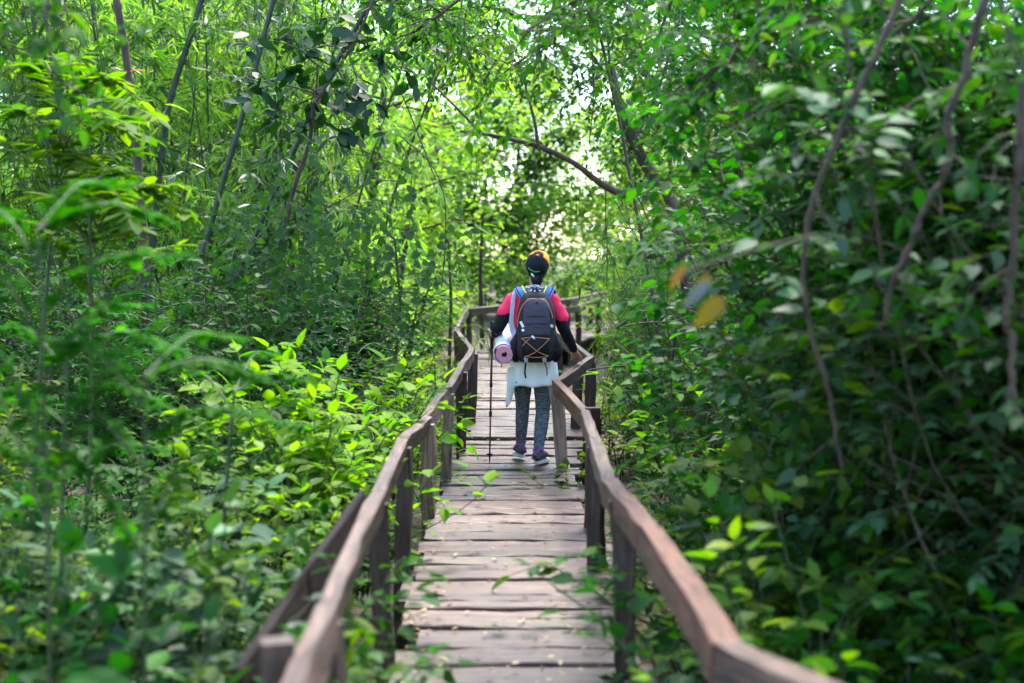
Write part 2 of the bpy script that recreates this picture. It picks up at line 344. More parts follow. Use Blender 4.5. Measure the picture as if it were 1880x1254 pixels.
# ------------------------------------------------------------------ railings
def rail_run(root, pts, mats, rng, wid=.05, hei=.105):
    for k in range(len(pts) - 1):
        a, b = np.array(pts[k], float), np.array(pts[k + 1], float)
        L = np.linalg.norm(b - a); u = (b - a) / L
        n = 7; ss = np.linspace(0, 1, n)
        p = a + (b - a) * ss[:, None]
        p[:, 2] += rng.normal(0, .0015, n) + rng.normal(0, .004) * np.sin(ss * math.pi); p[:, 0] += rng.normal(0, .0015, n) + rng.normal(0, .004) * np.sin(ss * math.pi)
        p[0] -= u * .012; p[-1] += u * .012; p[:, 2] -= .5 * hei
        sdv = nrm(np.cross(u, (0, 0, 1)))
        w_, h_ = (wid[k] if isinstance(wid, (list, tuple)) else wid), (hei if not isinstance(hei, (list, tuple)) else hei[k])
        mb = MB(); mb.board(p, w_ * (1 + rng.normal(0, .02, n)), h_ * (1 + rng.normal(0, .018, n)), sdv + A((0, 0, rng.normal(0, .08))), rng, jit=.0028, ch=.005)
        mb.build('handrail', M[mats[k]], root)
def post(root, base, top, size, mat, rng, name='post'):
    a, b = A(base, float), A(top, float); ss = np.linspace(0, 1, 6)[:, None]
    p = a + (b - a) * ss + rng.normal(0, .004, (6, 3)) * A((1, 1, 0))
    mb = MB(); mb.board(p, size * (1 + rng.normal(0, .03, 6)), size * rng.uniform(.8, 1.1), (1, rng.normal(0, .2), 0), rng, jit=.003, ch=.007)
    mb.build(name, M[mat], root)

lr = empty('wooden_railing', (-.5, 3, 0)); lr.location = (0, 0, 0)
tag(lr, 'long wavering wooden railing on the left edge of the boardwalk', 'railing', 'weathered railings along the boardwalk')
LP = [P(500, 1330, 2.6), P(600, 1112, 3.65), P(693, 900, 5.35), P(738, 803, 6.9), P(782, 764, 8.45), P(822, 710, 9.75), P(845, 672, 11.45), P(866, 640, 13.2), P(838, 607, 16.6), P(846, 586, 20.0), P(858, 566, 24.0)]
rail_run(lr, LP, ['rail', 'rail', 'rail', 'rail', 'rail', 'rail', 'rail', 'rail', 'rail', 'rail'], rng, .052, .105)
for k, (px, py, d, mt) in enumerate([(598, 0, 3.68, 'post'), (708, 0, 5.4, 'post'), (738, 0, 6.86, 'post'), (784, 0, 8.45, 'post_pale'), (811, 0, 9.75, 'post_pale'), (845, 0, 11.5, 'post'), (863, 0, 13.2, 'post'), (841, 0, 16.6, 'post'), (852, 0, 20.0, 'post')]):
    tp = [LP[1], LP[2], LP[3], LP[4], LP[5], LP[6], LP[7], LP[8], LP[9]][k]
    bx = (px - 940) / FPX * d
    post(lr, (bx, d, -.35), (tp[0] + (.012 if k > 1 else 0), tp[1], tp[2] - .05), .075, mt, rng)
# diagonal brace and the stub post outside the left railing
mb = MB(); a, b = P(693, 905, 5.3) + A((-.05, 0, 0)), P(462, 1190, 3.7) + A((-.03, 0, -.06))
ss = np.linspace(0, 1, 6)[:, None]; pts = a + (b - a) * ss
pts[:, 2] -= .05; mb.board(pts, .115, .03, (-.25, .2, 1), rng); mb.build('brace', M['dark_board'], lr)
sp = empty('stub_post'); tag(sp, 'short sawn wooden post just outside the left railing at its near end', 'post')
b = P(512, 1175, 3.15); post(sp, (b[0], b[1], -.5), b, .075, 'post', rng, 'post_shaft')

rr_ = empty('wooden_railing'); tag(rr_, 'reddish brown wooden railing on the right edge that zigzags past the hiker', 'railing', 'weathered railings along the boardwalk')
RP = [P(1600, 1300, 2.55), P(1335, 1178, 3.3), P(1195, 965, 4.65), P(1120, 880, 5.55), P(1092, 802, 6.95), P(1074, 752, 8.2), P(1020, 697, 10.2), P(1084, 654, 11.6), P(1023, 607, 15.6), P(1020, 590, 19.5)]
rail_run(rr_, RP, ['rail', 'rail_red', 'rail_red', 'rail', 'rail', 'rail_red', 'rail', 'rail', 'rail', 'rail'], rng, [.078, .075, .068, .058, .052, .052, .052, .06, .05, .05], .105)
for k, (px, d, mt, ex) in enumerate([(1162, 5.3, 'post', 0), (1099, 6.9, 'post', 0), (1083, 8.2, 'rail_red', .06), (1042, 10.15, 'post_pale', 0), (1078, 11.6, 'post', 0), (1056, 12.8, 'post', 0), (1030, 15.6, 'post', 0)]):
    tp = [P(1140, 892, 5.3), RP[4], RP[5] + A((.05, .02, 0)), RP[6], RP[7], P(1062, 638, 12.8), RP[8]][k]
    post(rr_, ((px - 940) / FPX * d, d, -.35), (tp[0], tp[1], tp[2] - .05 + ex), .08, mt, rng)
fr = empty('wooden_railing'); tag(fr, 'far pale railing crossing behind the hiker where the boardwalk bends', 'railing', 'weathered railings along the boardwalk')
FP = [P(861, 566, 24.2), P(1043, 548, 28.0), P(1108, 534, 32.0)]
rail_run(fr, FP, ['rail', 'rail'], rng, .09, .12)
for p_ in (FP[0], P(950, 557, 26), FP[1], P(1085, 540, 30.5)): post(fr, (p_[0], p_[1], -.35), p_ - A((0, 0, .06)), .09, 'post', rng)
fi = empty('wooden_railing'); tag(fi, 'far inner railing right of the hiker, dark and bent at a post', 'railing', 'weathered railings along the boardwalk')
IP = [P(1020, 566, 22.5), P(1062, 561, 24.5), P(1098, 546, 27.5)]
rail_run(fi, IP, ['rail', 'rail'], rng, .08, .11)
for p_ in IP: post(fi, (p_[0], p_[1], -.35), p_ - A((0, 0, .06)), .09, 'post', rng)
# ------------------------------------------------------------------ hiker
HX, HY = 0.152, 10.85
M['skin'] = plain('skin', (0.36, 0.19, 0.12), 0.5, 0.08, 30)
M['hair'] = plain('black_hair', (0.012, 0.010, 0.010), 0.35, 0.3, 60, stretch=(6, 6, 1))
M['shirt'] = plain('red_shirt', (0.95, 0.04, 0.11), 0.75, 0.10, 12, bump=0.15)
M['black'] = plain('black_cloth', (0.010, 0.011, 0.014), 0.75, 0.25, 30, bump=0.15)
M['cap_black'] = plain('cap_cloth', (0.010, 0.012, 0.020), 0.7, 0.25, 30)
M['orange'] = plain('orange_cloth', (0.90, 0.30, 0.015), 0.7, 0.08, 30)
M['jacket'] = plain('pale_jacket', (0.70, 0.70, 0.65), 0.85, 0.07, 9, bump=0.6)
M['pack_grey'] = plain('pack_grey', (0.052, 0.047, 0.062), 0.6, 0.14, 16, bump=0.25)
M['pack_dark'] = plain('pack_dark', (0.026, 0.021, 0.025), 0.65, 0.16, 16, bump=0.25)
M['pack_black'] = plain('pack_black', (0.010, 0.012, 0.016), 0.5, 0.2, 20, bump=0.25)
M['piping'] = plain('orange_piping', (0.42, 0.17, 0.07), 0.6, 0.1, 40)
M['buckle'] = plain('pale_buckle', (0.62, 0.62, 0.66), 0.4, 0.05, 40)
M['blue'] = plain('blue_strap', (0.008, 0.07, 0.24), 0.6, 0.12, 40)
M['lime'] = plain('lime_edge', (0.55, 0.80, 0.10), 0.6, 0.08, 40)
M['mat_pink'] = plain('pink_foam', (0.70, 0.30, 0.40), 0.75, 0.06, 60)
M['mat_edge'] = plain('pink_foam_core', (0.42, 0.13, 0.24), 0.8, 0.12, 60)
M['wrap'] = plain('white_wrap', (0.80, 0.78, 0.80), 0.35, 0.06, 14, bump=0.4)
M['sling'] = plain('grey_sling', (0.40, 0.44, 0.54), 0.5, 0.12, 20, bump=0.3)
M['hole_shade'] = plain('hole_shade_fill', (0.008, 0.008, 0.010), 0.9, 0.1, 10)
M['pole'] = plain('maroon_metal', (0.13, 0.022, 0.045), 0.3, 0.1, 30, metal=0.5)
M['shoe'] = plain('grey_shoe', (0.085, 0.08, 0.10), 0.7, 0.25, 50)
M['sole'] = plain('pale_sole', (0.60, 0.58, 0.56), 0.6, 0.12, 40)
M['purple'] = plain('purple_trim', (0.30, 0.03, 0.26), 0.7, 0.12, 40)
M['green_thread'] = plain('green_thread', (0.03, 0.55, 0.18), 0.6, 0.1, 40)
m, t, out = new_mat('heather_leggings')
tc = node(t, 'ShaderNodeTexCoord'); mp = node(t, 'ShaderNodeMapping'); mp.inputs['Scale'].default_value = (28, 28, 110); t.links.new(tc.outputs['Object'], mp.inputs[0])
nz = node(t, 'ShaderNodeTexNoise', Scale=1.6, Detail=3.0); t.links.new(mp.outputs[0], nz.inputs['Vector'])
bs = node(t, 'ShaderNodeBsdfPrincipled', Roughness=0.85)
t.links.new(ramp(t, nz.outputs[0], [(0.36, (0.03, 0.036, 0.043)), (0.5, (0.08, 0.092, 0.105)), (0.66, (0.19, 0.21, 0.235))]), bs.inputs['Base Color']); t.links.new(bs.outputs[0], out.inputs[0]); M['legging'] = m
m, t, out = new_mat('checked_scarf')
tc = node(t, 'ShaderNodeTexCoord'); ck = node(t, 'ShaderNodeTexChecker', Scale=75.0); ck.inputs[1].default_value = (0.01, 0.01, 0.014, 1); ck.inputs[2].default_value = (0.6, 0.6, 0.64, 1)
t.links.new(tc.outputs['Object'], ck.inputs['Vector']); bs = node(t, 'ShaderNodeBsdfPrincipled', Roughness=0.8); t.links.new(ck.outputs[0], bs.inputs['Base Color']); t.links.new(bs.outputs[0], out.inputs[0]); M['scarf'] = m

for _k in ('black', 'cap_black', 'pack_black', 'pack_dark', 'pack_grey', 'shirt', 'hair', 'blue', 'shoe'): M[_k].node_tree.nodes['Principled BSDF'].inputs['Specular IOR Level'].default_value = .12
def loft(mb, pts, rx, ry=None, sides=14, ref=(1, 0, 0)):
    """closed tapering limb: elliptical rings along pts with rounded ends"""
    pts = A(pts, float); n0 = len(pts); rx = np.broadcast_to(A(rx, float), (n0,)); ry = rx if ry is None else np.broadcast_to(A(ry, float), (n0,))
    k = max(12, 5 * n0); u = np.linspace(0, n0 - 1, k); sp = smooth_line(pts, k); rx = np.interp(u, range(n0), rx); ry = np.interp(u, range(n0), ry)
    t0, t1 = nrm(sp[0] - sp[1]), nrm(sp[-1] - sp[-2]); P_, X_, Y_ = [], [], []
    for a in (80, 60, 38, 18):
        P_.append(sp[0] + t0 * math.sin(R(a)) * min(rx[0], ry[0])); X_.append(rx[0] * math.cos(R(a))); Y_.append(ry[0] * math.cos(R(a)))
    P_ += list(sp); X_ += list(rx); Y_ += list(ry)
    for a in (18, 38, 60, 80):
        P_.append(sp[-1] + t1 * math.sin(R(a)) * min(rx[-1], ry[-1])); X_.append(rx[-1] * math.cos(R(a))); Y_.append(ry[-1] * math.cos(R(a)))
    P_ = A(P_); t = nrm(np.gradient(P_, axis=0)); a_ = A(ref, float) - (t @ A(ref, float))[:, None] * t; a_ = nrm(a_); b_ = np.cross(t, a_)
    th = np.arange(sides) * 2 * math.pi / sides; n = len(P_)
    V = (P_[:, None] + A(X_)[:, None, None] * np.cos(th)[None, :, None] * a_[:, None] + A(Y_)[:, None, None] * np.sin(th)[None, :, None] * b_[:, None]).reshape(-1, 3)
    F = [[i * sides + j, i * sides + (j + 1) % sides, (i + 1) * sides + (j + 1) % sides, (i + 1) * sides + j] for i in range(n - 1) for j in range(sides)]
    mb.add(V, F + [list(range(sides))[::-1], [(n - 1) * sides + j for j in range(sides)]])
def ball(mb, c, r, sides=16):
    c = A(c, float); r = np.broadcast_to(A(r, float), (3,)); n = 10
    V = [c + r * A((math.cos(p) * math.sin(q), math.sin(p) * math.sin(q), math.cos(q))) for q in np.linspace(.06, math.pi - .06, n) for p in np.arange(sides) * 2 * math.pi / sides]
    F = [[i * sides + j, (i + 1) * sides + j, (i + 1) * sides + (j + 1) % sides, i * sides + (j + 1) % sides] for i in range(n - 1) for j in range(sides)]
    mb.add(V, F + [list(range(sides)), [(n - 1) * sides + j for j in range(sides)][::-1]])
def fused(mb, name, mat, parent, voxel=.006, it=6, crop=None, wrinkle=0.0, seed=0):
    """melt overlapping limbs into one continuous skin"""
    o = mb.build('tmp', mat)
    r = o.modifiers.new('r', 'REMESH'); r.mode = 'VOXEL'; r.voxel_size = voxel; r.use_smooth_shade = True
    if it: s = o.modifiers.new('s', 'SMOOTH'); s.factor = .5; s.iterations = it
    dg = bpy.context.evaluated_depsgraph_get(); me = bpy.data.meshes.new_from_object(o.evaluated_get(dg))
    bpy.data.objects.remove(o)
    if wrinkle:
        n = len(me.vertices); co = np.zeros(n * 3, np.float32); no = np.zeros(n * 3, np.float32)
        me.vertices.foreach_get('co', co); me.vertices.foreach_get('normal', no); co = co.reshape(-1, 3); no = no.reshape(-1, 3); g = np.random.default_rng(seed)
        f = np.zeros(n)
        for k in range(7):
            q = g.normal(0, 1, 3) * A((22, 22, 38)); f += np.sin(co @ q + g.uniform(0, 6)) / 7
        me.vertices.foreach_set('co', (co + no * (f * wrinkle)[:, None]).ravel()); me.update()
    me.materials.clear(); me.materials.append(M[mat] if isinstance(mat, str) else mat)
    me.polygons.foreach_set('use_smooth', np.ones(len(me.polygons), bool))
    return link(name, me, parent)
class MBm(MB):
    def build(s, name, mat, parent=None, smooth=True): return MB.build(s, name, M[mat] if isinstance(mat, str) else mat, parent, smooth)

person = empty('person', (HX, HY, 0)); tag(person, 'hiker seen from behind in a red shirt, black and orange cap and grey leggings', 'person')
# joints (local metres)
shL, elL, wrL = A((-.155, .0, 1.235)), A((-.255, -.035, 1.015)), A((-.285, .175, .955))
shR, elR, wrR = A((.168, .0, 1.225)), A((.245, .0, 1.005)), A((.325, .115, .842))
hipL, knL, anL = A((-.068, .02, .72)), A((-.070, .10, .395)), A((-.084, .15, .10))
hipR, knR, anR = A((.088, .0, .72)), A((.084, .015, .38)), A((.050, -.13, .090))
hd = A((.04, .035, 1.49))
arms = lambda mb, s=1.0: (loft(mb, [shL, (shL + elL) / 2, elL, (elL + wrL) / 2, wrL], A([.047, .041, .035, .034, .025]) * s), loft(mb, [shR, (shR + elR) / 2, elR, (elR + wrR) / 2, wrR], A([.047, .041, .035, .034, .025]) * s))
mb = MBm()
loft(mb, [(.01, .01, .70), (.012, .01, .85), (.012, .0, 1.0), (.013, 0, 1.13), (.014, .005, 1.25), (.018, .01, 1.29)], [.16, .145, .135, .15, .15, .07], [.10, .09, .085, .095, .08, .05])
loft(mb, [(.02, .005, 1.27), (.03, .015, 1.34), (.038, .03, 1.42)], [.056, .05, .052], [.056, .052, .055])
ball(mb, hd, (.073, .094, .108)); ball(mb, hd + A((0, .03, -.05)), (.058, .066, .07)); ball(mb, hd + A((0, .098, -.022)), (.013, .018, .022)); ball(mb, hd + A((0, .086, -.062)), (.022, .012, .010))
for s in (-1, 1): ball(mb, hd + A((s * .074, .0, -.025)), (.010, .02, .03)); ball(mb, hd + A((s * .03, .082, .012)), (.016, .012, .010))
arms(mb)
for h, k, a in ((hipL, knL, anL), (hipR, knR, anR)): loft(mb, [h, (h + k) / 2, k, k * .62 + a * .38 + A((0, -.012, 0)), a], [.078, .064, .046, .045, .031])
loft(mb, [anL + A((0, -.01, -.03)), anL + A((-.01, .07, -.065))], [.03, .026]); loft(mb, [anR + A((0, -.01, -.03)), anR + A((.03, .07, -.06))], [.03, .026])
# left hand closed round the pole grip
gp = A((-.312, .232, .955)); hL = (wrL + gp) / 2
loft(mb, [wrL, wrL * .35 + gp * .65 + A((.012, -.004, -.002))], [.024, .029], [.022, .036], ref=(0, 0, 1))
for k in range(4):
    z = .026 - .018 * k; c = gp + A((.003, 0, z)); rr = .022
    loft(mb, [c + rr * A((math.cos(q), math.sin(q), 0)) for q in (R(-60), R(10), R(80), R(150), R(200))][: 5 if k < 3 else 4], [.0085, .0082, .008, .0075, .007][: 5 if k < 3 else 4], sides=8)
loft(mb, [gp + A((-.005, -.034, .02)), gp + A((-.022, -.018, .034)), gp + A((-.02, .006, .04))], [.010, .0095, .008], sides=8)
# right hand resting on the rail
hR = wrR + A((.028, .055, -.052))
loft(mb, [wrR, hR], [.025, .030], [.020, .017], ref=(1, .3, 0))
for k, (dx, ln) in enumerate(((-.026, .062), (-.008, .070), (.010, .066), (.027, .052))):
    b = hR + A((dx, .012 - abs(dx) * .2, -.008)); loft(mb, [b, b + A((.006, ln * .55, -.006)), b + A((.010, ln * .85, -.022)), b + A((.010, ln * .92, -.040))], [.0092, .0086, .008, .0068], sides=8)
loft(mb, [wrR + A((-.012, .02, -.022)), hR + A((-.040, .012, -.020)), hR + A((-.044, .040, -.034))], [.011, .010, .008], sides=8)
fused(mb, 'body', 'skin', person, .0052, 3)
# shirt, arm sleeves, leggings
mb = MBm()
loft(mb, [(.012, .0, .76), (.012, .0, .90), (.012, -.005, 1.03), (.014, -.005, 1.15), (.014, 0, 1.235), (.02, .008, 1.295)], [.17, .158, .155, .165, .155, .075], [.115, .105, .102, .108, .09, .06])
loft(mb, [shL + A((.005, .0, -.004)), (.014, .004, 1.258), shR + A((-.005, 0, -.004))], [.054, .062, .054], ref=(0, 0, 1)); loft(mb, [shL + A((.03, 0, .010)), shL * .55 + elL * .45 + A((-.008, 0, 0))], [.056, .059]); loft(mb, [shR + A((-.03, 0, .010)), shR * .42 + elR * .58 + A((.010, 0, .0))], [.056, .060])
fused(mb, 'shirt', 'shirt', person, .007, 5, wrinkle=.006, seed=3)
for s_, e_, w_ in ((shL, elL, wrL), (shR, elR, wrR)):
    mb = MBm(); loft(mb, [s_ * .6 + e_ * .4, e_ * .9 + s_ * .1, e_, e_ * .85 + w_ * .15, (e_ + w_) / 2, w_ * .96 + e_ * .04], [.051, .047, .044, .044, .042, .032]); fused(mb, 'arm_sleeve', 'black', person, .006, 4, wrinkle=.003, seed=5)
mb = MBm()
loft(mb, [(.01, .01, .66), (.01, .01, .80)], [.165, .165], [.105, .105])
for h, k, a, o_ in ((hipL, knL, anL, 0), (hipR, knR, anR, .002)): loft(mb, [h, (h + k) / 2, k, k * .62 + a * .38 + A((0, -.012, 0)), a + A((0, 0, .01))], [.083, .070 + o_, .053 + o_, .052 + o_, .038])
fused(mb, 'leggings', 'legging', person, .006, 5, wrinkle=.0025, seed=8)
# shoes
for an, dx, dy, zt in ((anL, -.035, .15, 0.012), (anR, .055, .14, 0.0)):
    sh = empty('shoe'); sh.parent = person; z0 = an[2] - .085 + zt * 0
    d = nrm(A((dx, dy, 0))); heel = A((an[0], an[1], 0)) - d * .045
    mb = MBm(); loft(mb, [heel + A((0, 0, z0 + .052)), heel + d * .06 + A((0, 0, z0 + .055)), heel + d * .13 + A((0, 0, z0 + .045)), heel + d * .19 + A((0, 0, z0 + .034))], [.036, .04, .043, .032], [.042, .043, .032, .022])
    ball(mb, an + A((0, 0, -.01)), (.036, .04, .045)); fused(mb, 'upper', 'shoe', sh, .005, 3)
    mb = MBm(); prof = []
    for u in np.linspace(0, 1, 24):
        q = u * 2 * math.pi; lx = .105 + .118 * -math.cos(q); wy = .043 * math.sin(q) * (1 + .12 * -math.cos(q)); nrm_ = A((d[1], -d[0], 0)); prof.append(heel + d * lx + nrm_ * wy)
    prof = prof[:-1]; n = len(prof); V = [p + A((0, 0, z0 - .012 + zz)) for zz in (.0, .004, .016, .022) for p in prof]
    F = [[i * n + j, i * n + (j + 1) % n, (i + 1) * n + (j + 1) % n, (i + 1) * n + j] for i in range(3) for j in range(n)] + [list(range(n))[::-1], [3 * n + j for j in range(n)]]
    mb.add(V, F); mb.build('sole', 'sole', sh)
    mb = MBm(); mb.tube([an + A((.04 * math.cos(q), .044 * math.sin(q), .012 + .012 * math.sin(q + 1))) for q in np.linspace(0, 6.283, 18)], .0075, 8, False); mb.build('collar', 'purple', sh)
    mb = MBm(); s_ = A((d[1], -d[0], 0)); mb.tube([heel + s_ * .03 + A((0, 0, z0 + .03)) - d * .018, heel + A((0, 0, z0 + .07)) - d * .040, heel - s_ * .03 + A((0, 0, z0 + .03)) - d * .018], .006, 6); mb.build('heel_stripe', 'purple', sh)
# hair, cap, scarf
mb = MBm(); ball(mb, hd + A((0, -.014, -.012)), (.079, .090, .105)); loft(mb, [hd + A((0, -.05, -.06)), hd + A((-.002, -.058, -.115)), hd + A((-.002, -.052, -.150))], [.055, .046, .026], [.035, .032, .022]); fused(mb, 'hair', 'hair', person, .005, 4, wrinkle=.003, seed=2)
capo = empty('cap'); capo.parent = person
ax = nrm(A((0.02, -1.08, 1.0))); ex = nrm(np.cross(A((.22, 1, 0)), ax)); ey = np.cross(ax, ex); cc = hd + A((0.002, -.002, .004))
def cap_pt(lat, lon, k=1.0):
    r = A((.0885, .106, .112)) * k; v = A((math.cos(lat) * math.sin(lon), math.cos(lat) * math.cos(lon), math.sin(lat))) * r
    return cc + ex * v[0] + ey * v[1] + ax * v[2]
def cap_panel(l0, l1, name, mat, lo_f, k=1.0, latn=9, lonn=22, top=math.pi / 2 - .02):
    mb = MBm(); V = []; 
    for kk in (k, k * .975):
        for i in range(latn):
            for j in range(lonn + 1):
                lon = l0 + (l1 - l0) * j / lonn; lo = lo_f(lon); lat = lo + (top - lo) * i / (latn - 1); V.append(cap_pt(lat, lon, kk))
    n = lonn + 1; o = latn * n
    F = [[i * n + j, i * n + j + 1, (i + 1) * n + j + 1, (i + 1) * n + j] for i in range(latn - 1) for j in range(lonn)]
    F += [[o + q for q in f[::-1]] for f in F]
    F += [[j, o + j, o + j + 1, j + 1] for j in range(lonn)] + [[(latn - 1) * n + j, (latn - 1) * n + j + 1, o + (latn - 1) * n + j + 1, o + (latn - 1) * n + j] for j in range(lonn)]
    F += [[i * n, (i + 1) * n, o + (i + 1) * n, o + i * n] for i in range(latn - 1)] + [[i * n + lonn, o + i * n + lonn, o + (i + 1) * n + lonn, (i + 1) * n + lonn] for i in range(latn - 1)]
    mb.add(V, F); return mb.build(name, mat, capo)
# lon 0 = forehead; +-pi = back of the head
bk = lambda lon: .03 + (.30 * max(0, 1 - abs(abs(lon) - math.pi) / .34) ** .5 if abs(abs(lon) - math.pi) < .34 else 0)
cap_panel(R(62), R(298), 'back_panels', 'cap_black', lambda lon: bk(lon if lon < math.pi else lon - 2 * math.pi), latn=12, lonn=48)
cap_panel(R(-62), R(62), 'front_panels', 'cap_black', lambda lon: -.18)
cap_panel(R(-84), R(88), 'crown_band', 'orange', lambda lon: -.10, 1.05, top=R(62))
mb = MBm(); ball(mb, cap_pt(R(88), math.pi, 1.02), (.0105, .0105, .009)); mb.build('button', 'orange', capo)
mb = MBm(); nb = 13; V = []
for zz in (0, -.005):
    for i in range(4):
        for j in range(nb):
            lon = R(-52 + 104 * j / (nb - 1)); f = i / 3; p = cap_pt(-.14, lon, 1.0); V.append(p + ey * (.075 * f * math.cos(lon * 1.25)) - ax * (.012 * f + .02 * f * math.sin(lon) ** 2 - zz))
o = 4 * nb; F = [[i * nb + j, i * nb + j + 1, (i + 1) * nb + j + 1, (i + 1) * nb + j] for i in range(3) for j in range(nb - 1)]; F += [[o + q for q in f[::-1]] for f in F]
F += [[3 * nb + j, 3 * nb + j + 1, o + 3 * nb + j + 1, o + 3 * nb + j] for j in range(nb - 1)]
mb.add(V, F); mb.build('brim', 'orange', capo)
mb = MBm()                                                     # the green stitched word, too small in the photograph to read
g = np.random.default_rng(4)
for k in range(11):
    lon = math.pi + .58 - k * .108; la = R(19.5) - .0035 * k * (1 if k > 4 else .3); h_ = .048
    a1, a2 = cap_pt(la - h_, lon + g.uniform(-.02, .02), 1.012), cap_pt(la + h_, lon + g.uniform(-.03, .03), 1.012); b1 = cap_pt(la + h_ * g.choice([-1, 0, 1]), lon - .06, 1.012)
    mb.tube([a1, (a1 + a2) / 2, a2], .0021, 5); mb.tube([(a1 + a2) / 2 if g.random() < .5 else a2, b1], 0.002, 5)
mb.build('lettering', 'green_thread', capo)
mb = MBm(); bq = cap_pt(.10, math.pi, 1.0) + A((-.004, -.004, -.01)); loft(mb, [bq + A((-.008, 0, .010)), bq + A((0, -.006, 0)), bq + A((.009, 0, -.010))], [.006, .008, .006], sides=8); mb.build('strap_buckle', 'buckle', capo)
mb = MBm(); mb.tube([(.022 + .064 * math.cos(q), .012 + .068 * math.sin(q), 1.318 + .007 * math.sin(3 * q) - .008 * math.sin(q)) for q in np.linspace(0, 6.283, 26)], .0165, 10, False)
mb.tube([(.022 + .072 * math.cos(q), .010 + .074 * math.sin(q), 1.300 + .006 * math.sin(2 * q + 1)) for q in np.linspace(0, 6.283, 26)], .013, 10, False); mb.build('scarf', 'scarf', person)
# jacket tied round the waist: hangs over the hips, one corner lower on the left
mb = MBm(); n, nz = 64, 14; V = []
for kk in (0, 1):
    for i in range(nz + 1):
        f = i / nz
        for j in range(n):
            q = 2 * math.pi * j / n; bx, by = math.cos(q), math.sin(q)
            low = .578 + .004 * math.sin(5 * q) + .003 * math.sin(9 * q + 1)
            cor = math.exp(-((math.atan2(math.sin(q - R(196)), math.cos(q - R(196))) / .20) ** 2)); low -= .05 * cor
            z = .86 + (low - .86) * f; rx = .158 + .034 * f + (.007 * math.sin(7 * q + 2 + 2.2 * f) + .004 * math.sin(17 * q + 5 * f)) * (.25 + f) + .015 * cor * f; ry = .125 + .03 * f + (.008 * math.sin(8 * q + 1.5 * f) + .005 * math.sin(19 * q - 4 * f) + .003 * math.sin(31 * q + 2)) * (.25 + f)
            if by > 0: ry *= .92
            V.append((.017 + (rx - kk * .006) * bx, .0 + (ry - kk * .006) * by, z))
N = (nz + 1) * n
F = [[i * n + j, (i + 1) * n + j, (i + 1) * n + (j + 1) % n, i * n + (j + 1) % n] for i in range(nz) for j in range(n)]; F += [[N + q for q in f[::-1]] for f in F]
F += [[nz * n + j, N + nz * n + j, N + nz * n + (j + 1) % n, nz * n + (j + 1) % n] for j in range(n)] + [[j, (j + 1) % n, N + (j + 1) % n, N + j] for j in range(n)]
mb.add(V, F); jk = mb.build('tied_jacket', 'jacket', person)
mb = MBm(); V = []                                             # the hanging sleeve end on the left
for i, (z, wdt, xo, yo) in enumerate(((.72, .035, -.150, -.05), (.65, .040, -.158, -.06), (.58, .036, -.158, -.07), (.52, .030, -.166, -.072), (.46, .022, -.176, -.07), (.425, .012, -.182, -.068))):
    for q in np.arange(10) * 2 * math.pi / 10: V.append((xo + wdt * math.cos(q) * (1 + .2 * math.sin(3 * q + i)), yo + .022 * math.sin(q) + .008 * math.sin(4 * q + 2 * i), z + .012 * math.cos(q)))
F = [[i * 10 + j, i * 10 + (j + 1) % 10, (i + 1) * 10 + (j + 1) % 10, (i + 1) * 10 + j] for i in range(5) for j in range(10)] + [list(range(10)), [50 + j for j in range(10)]]
mb.add(V, F); mb.build('jacket_sleeve', 'jacket', person)
mb = MBm(); ball(mb, (-.122, -.122, .612), (.010, .006, .010)); mb.build('snap', 'sling', jk)

# ------------------------------------------------------------------ backpack (worn, a thing of its own)
pack = empty('backpack', (HX, HY, 0)); tag(pack, 'grey and black hiking backpack with orange cord worn on the back of the hiker', 'backpack')
ZL = A([.770, .80, .86, .93, 1.0, 1.08, 1.16, 1.22, 1.265, 1.292]); XC = A([.026, .026, .027, .028, .028, .028, .028, .026, .024, .022])
HXW = A([.115, .140, .160, .156, .150, .146, .138, .122, .100, .070]); HYD = A([.055, .085, .105, .108, .103, .095, .083, .068, .052, .035]); YC = -.19 + A([.0, 0, 0, 0, .005, .012, .02, .03, .04, .05])
def pk(z): return [np.interp(z, ZL, q) for q in (XC, HXW, HYD, YC)]
def spow(v, e): return np.sign(v) * np.abs(v) ** e
mb = MBm(); n = 36; V = []
zz = np.concatenate([[.766], np.linspace(.772, 1.288, 26), [1.296]])
for k, z in enumerate(zz):
    xc, hx, hy, yc = pk(z); f = .55 if k in (0, len(zz) - 1) else 1
    for j in range(n):
        q = 2 * math.pi * j / n; V.append((xc + f * hx * spow(math.cos(q), .72), yc + f * hy * spow(math.sin(q), .72), z))
F = [[i * n + j, i * n + (j + 1) % n, (i + 1) * n + (j + 1) % n, (i + 1) * n + j] for i in range(len(zz) - 1) for j in range(n)] + [list(range(n))[::-1], [(len(zz) - 1) * n + j for j in range(n)]]
mb.add(V, F); mb.build('main_compartment', 'pack_dark', pack)
def ysurf(x, z, off=0.0):
    xc, hx, hy, yc = pk(z); u = min(.995, abs((x - xc) / hx)); return yc - hy * (1 - u ** (2 / .72)) ** (.72 / 2) - off
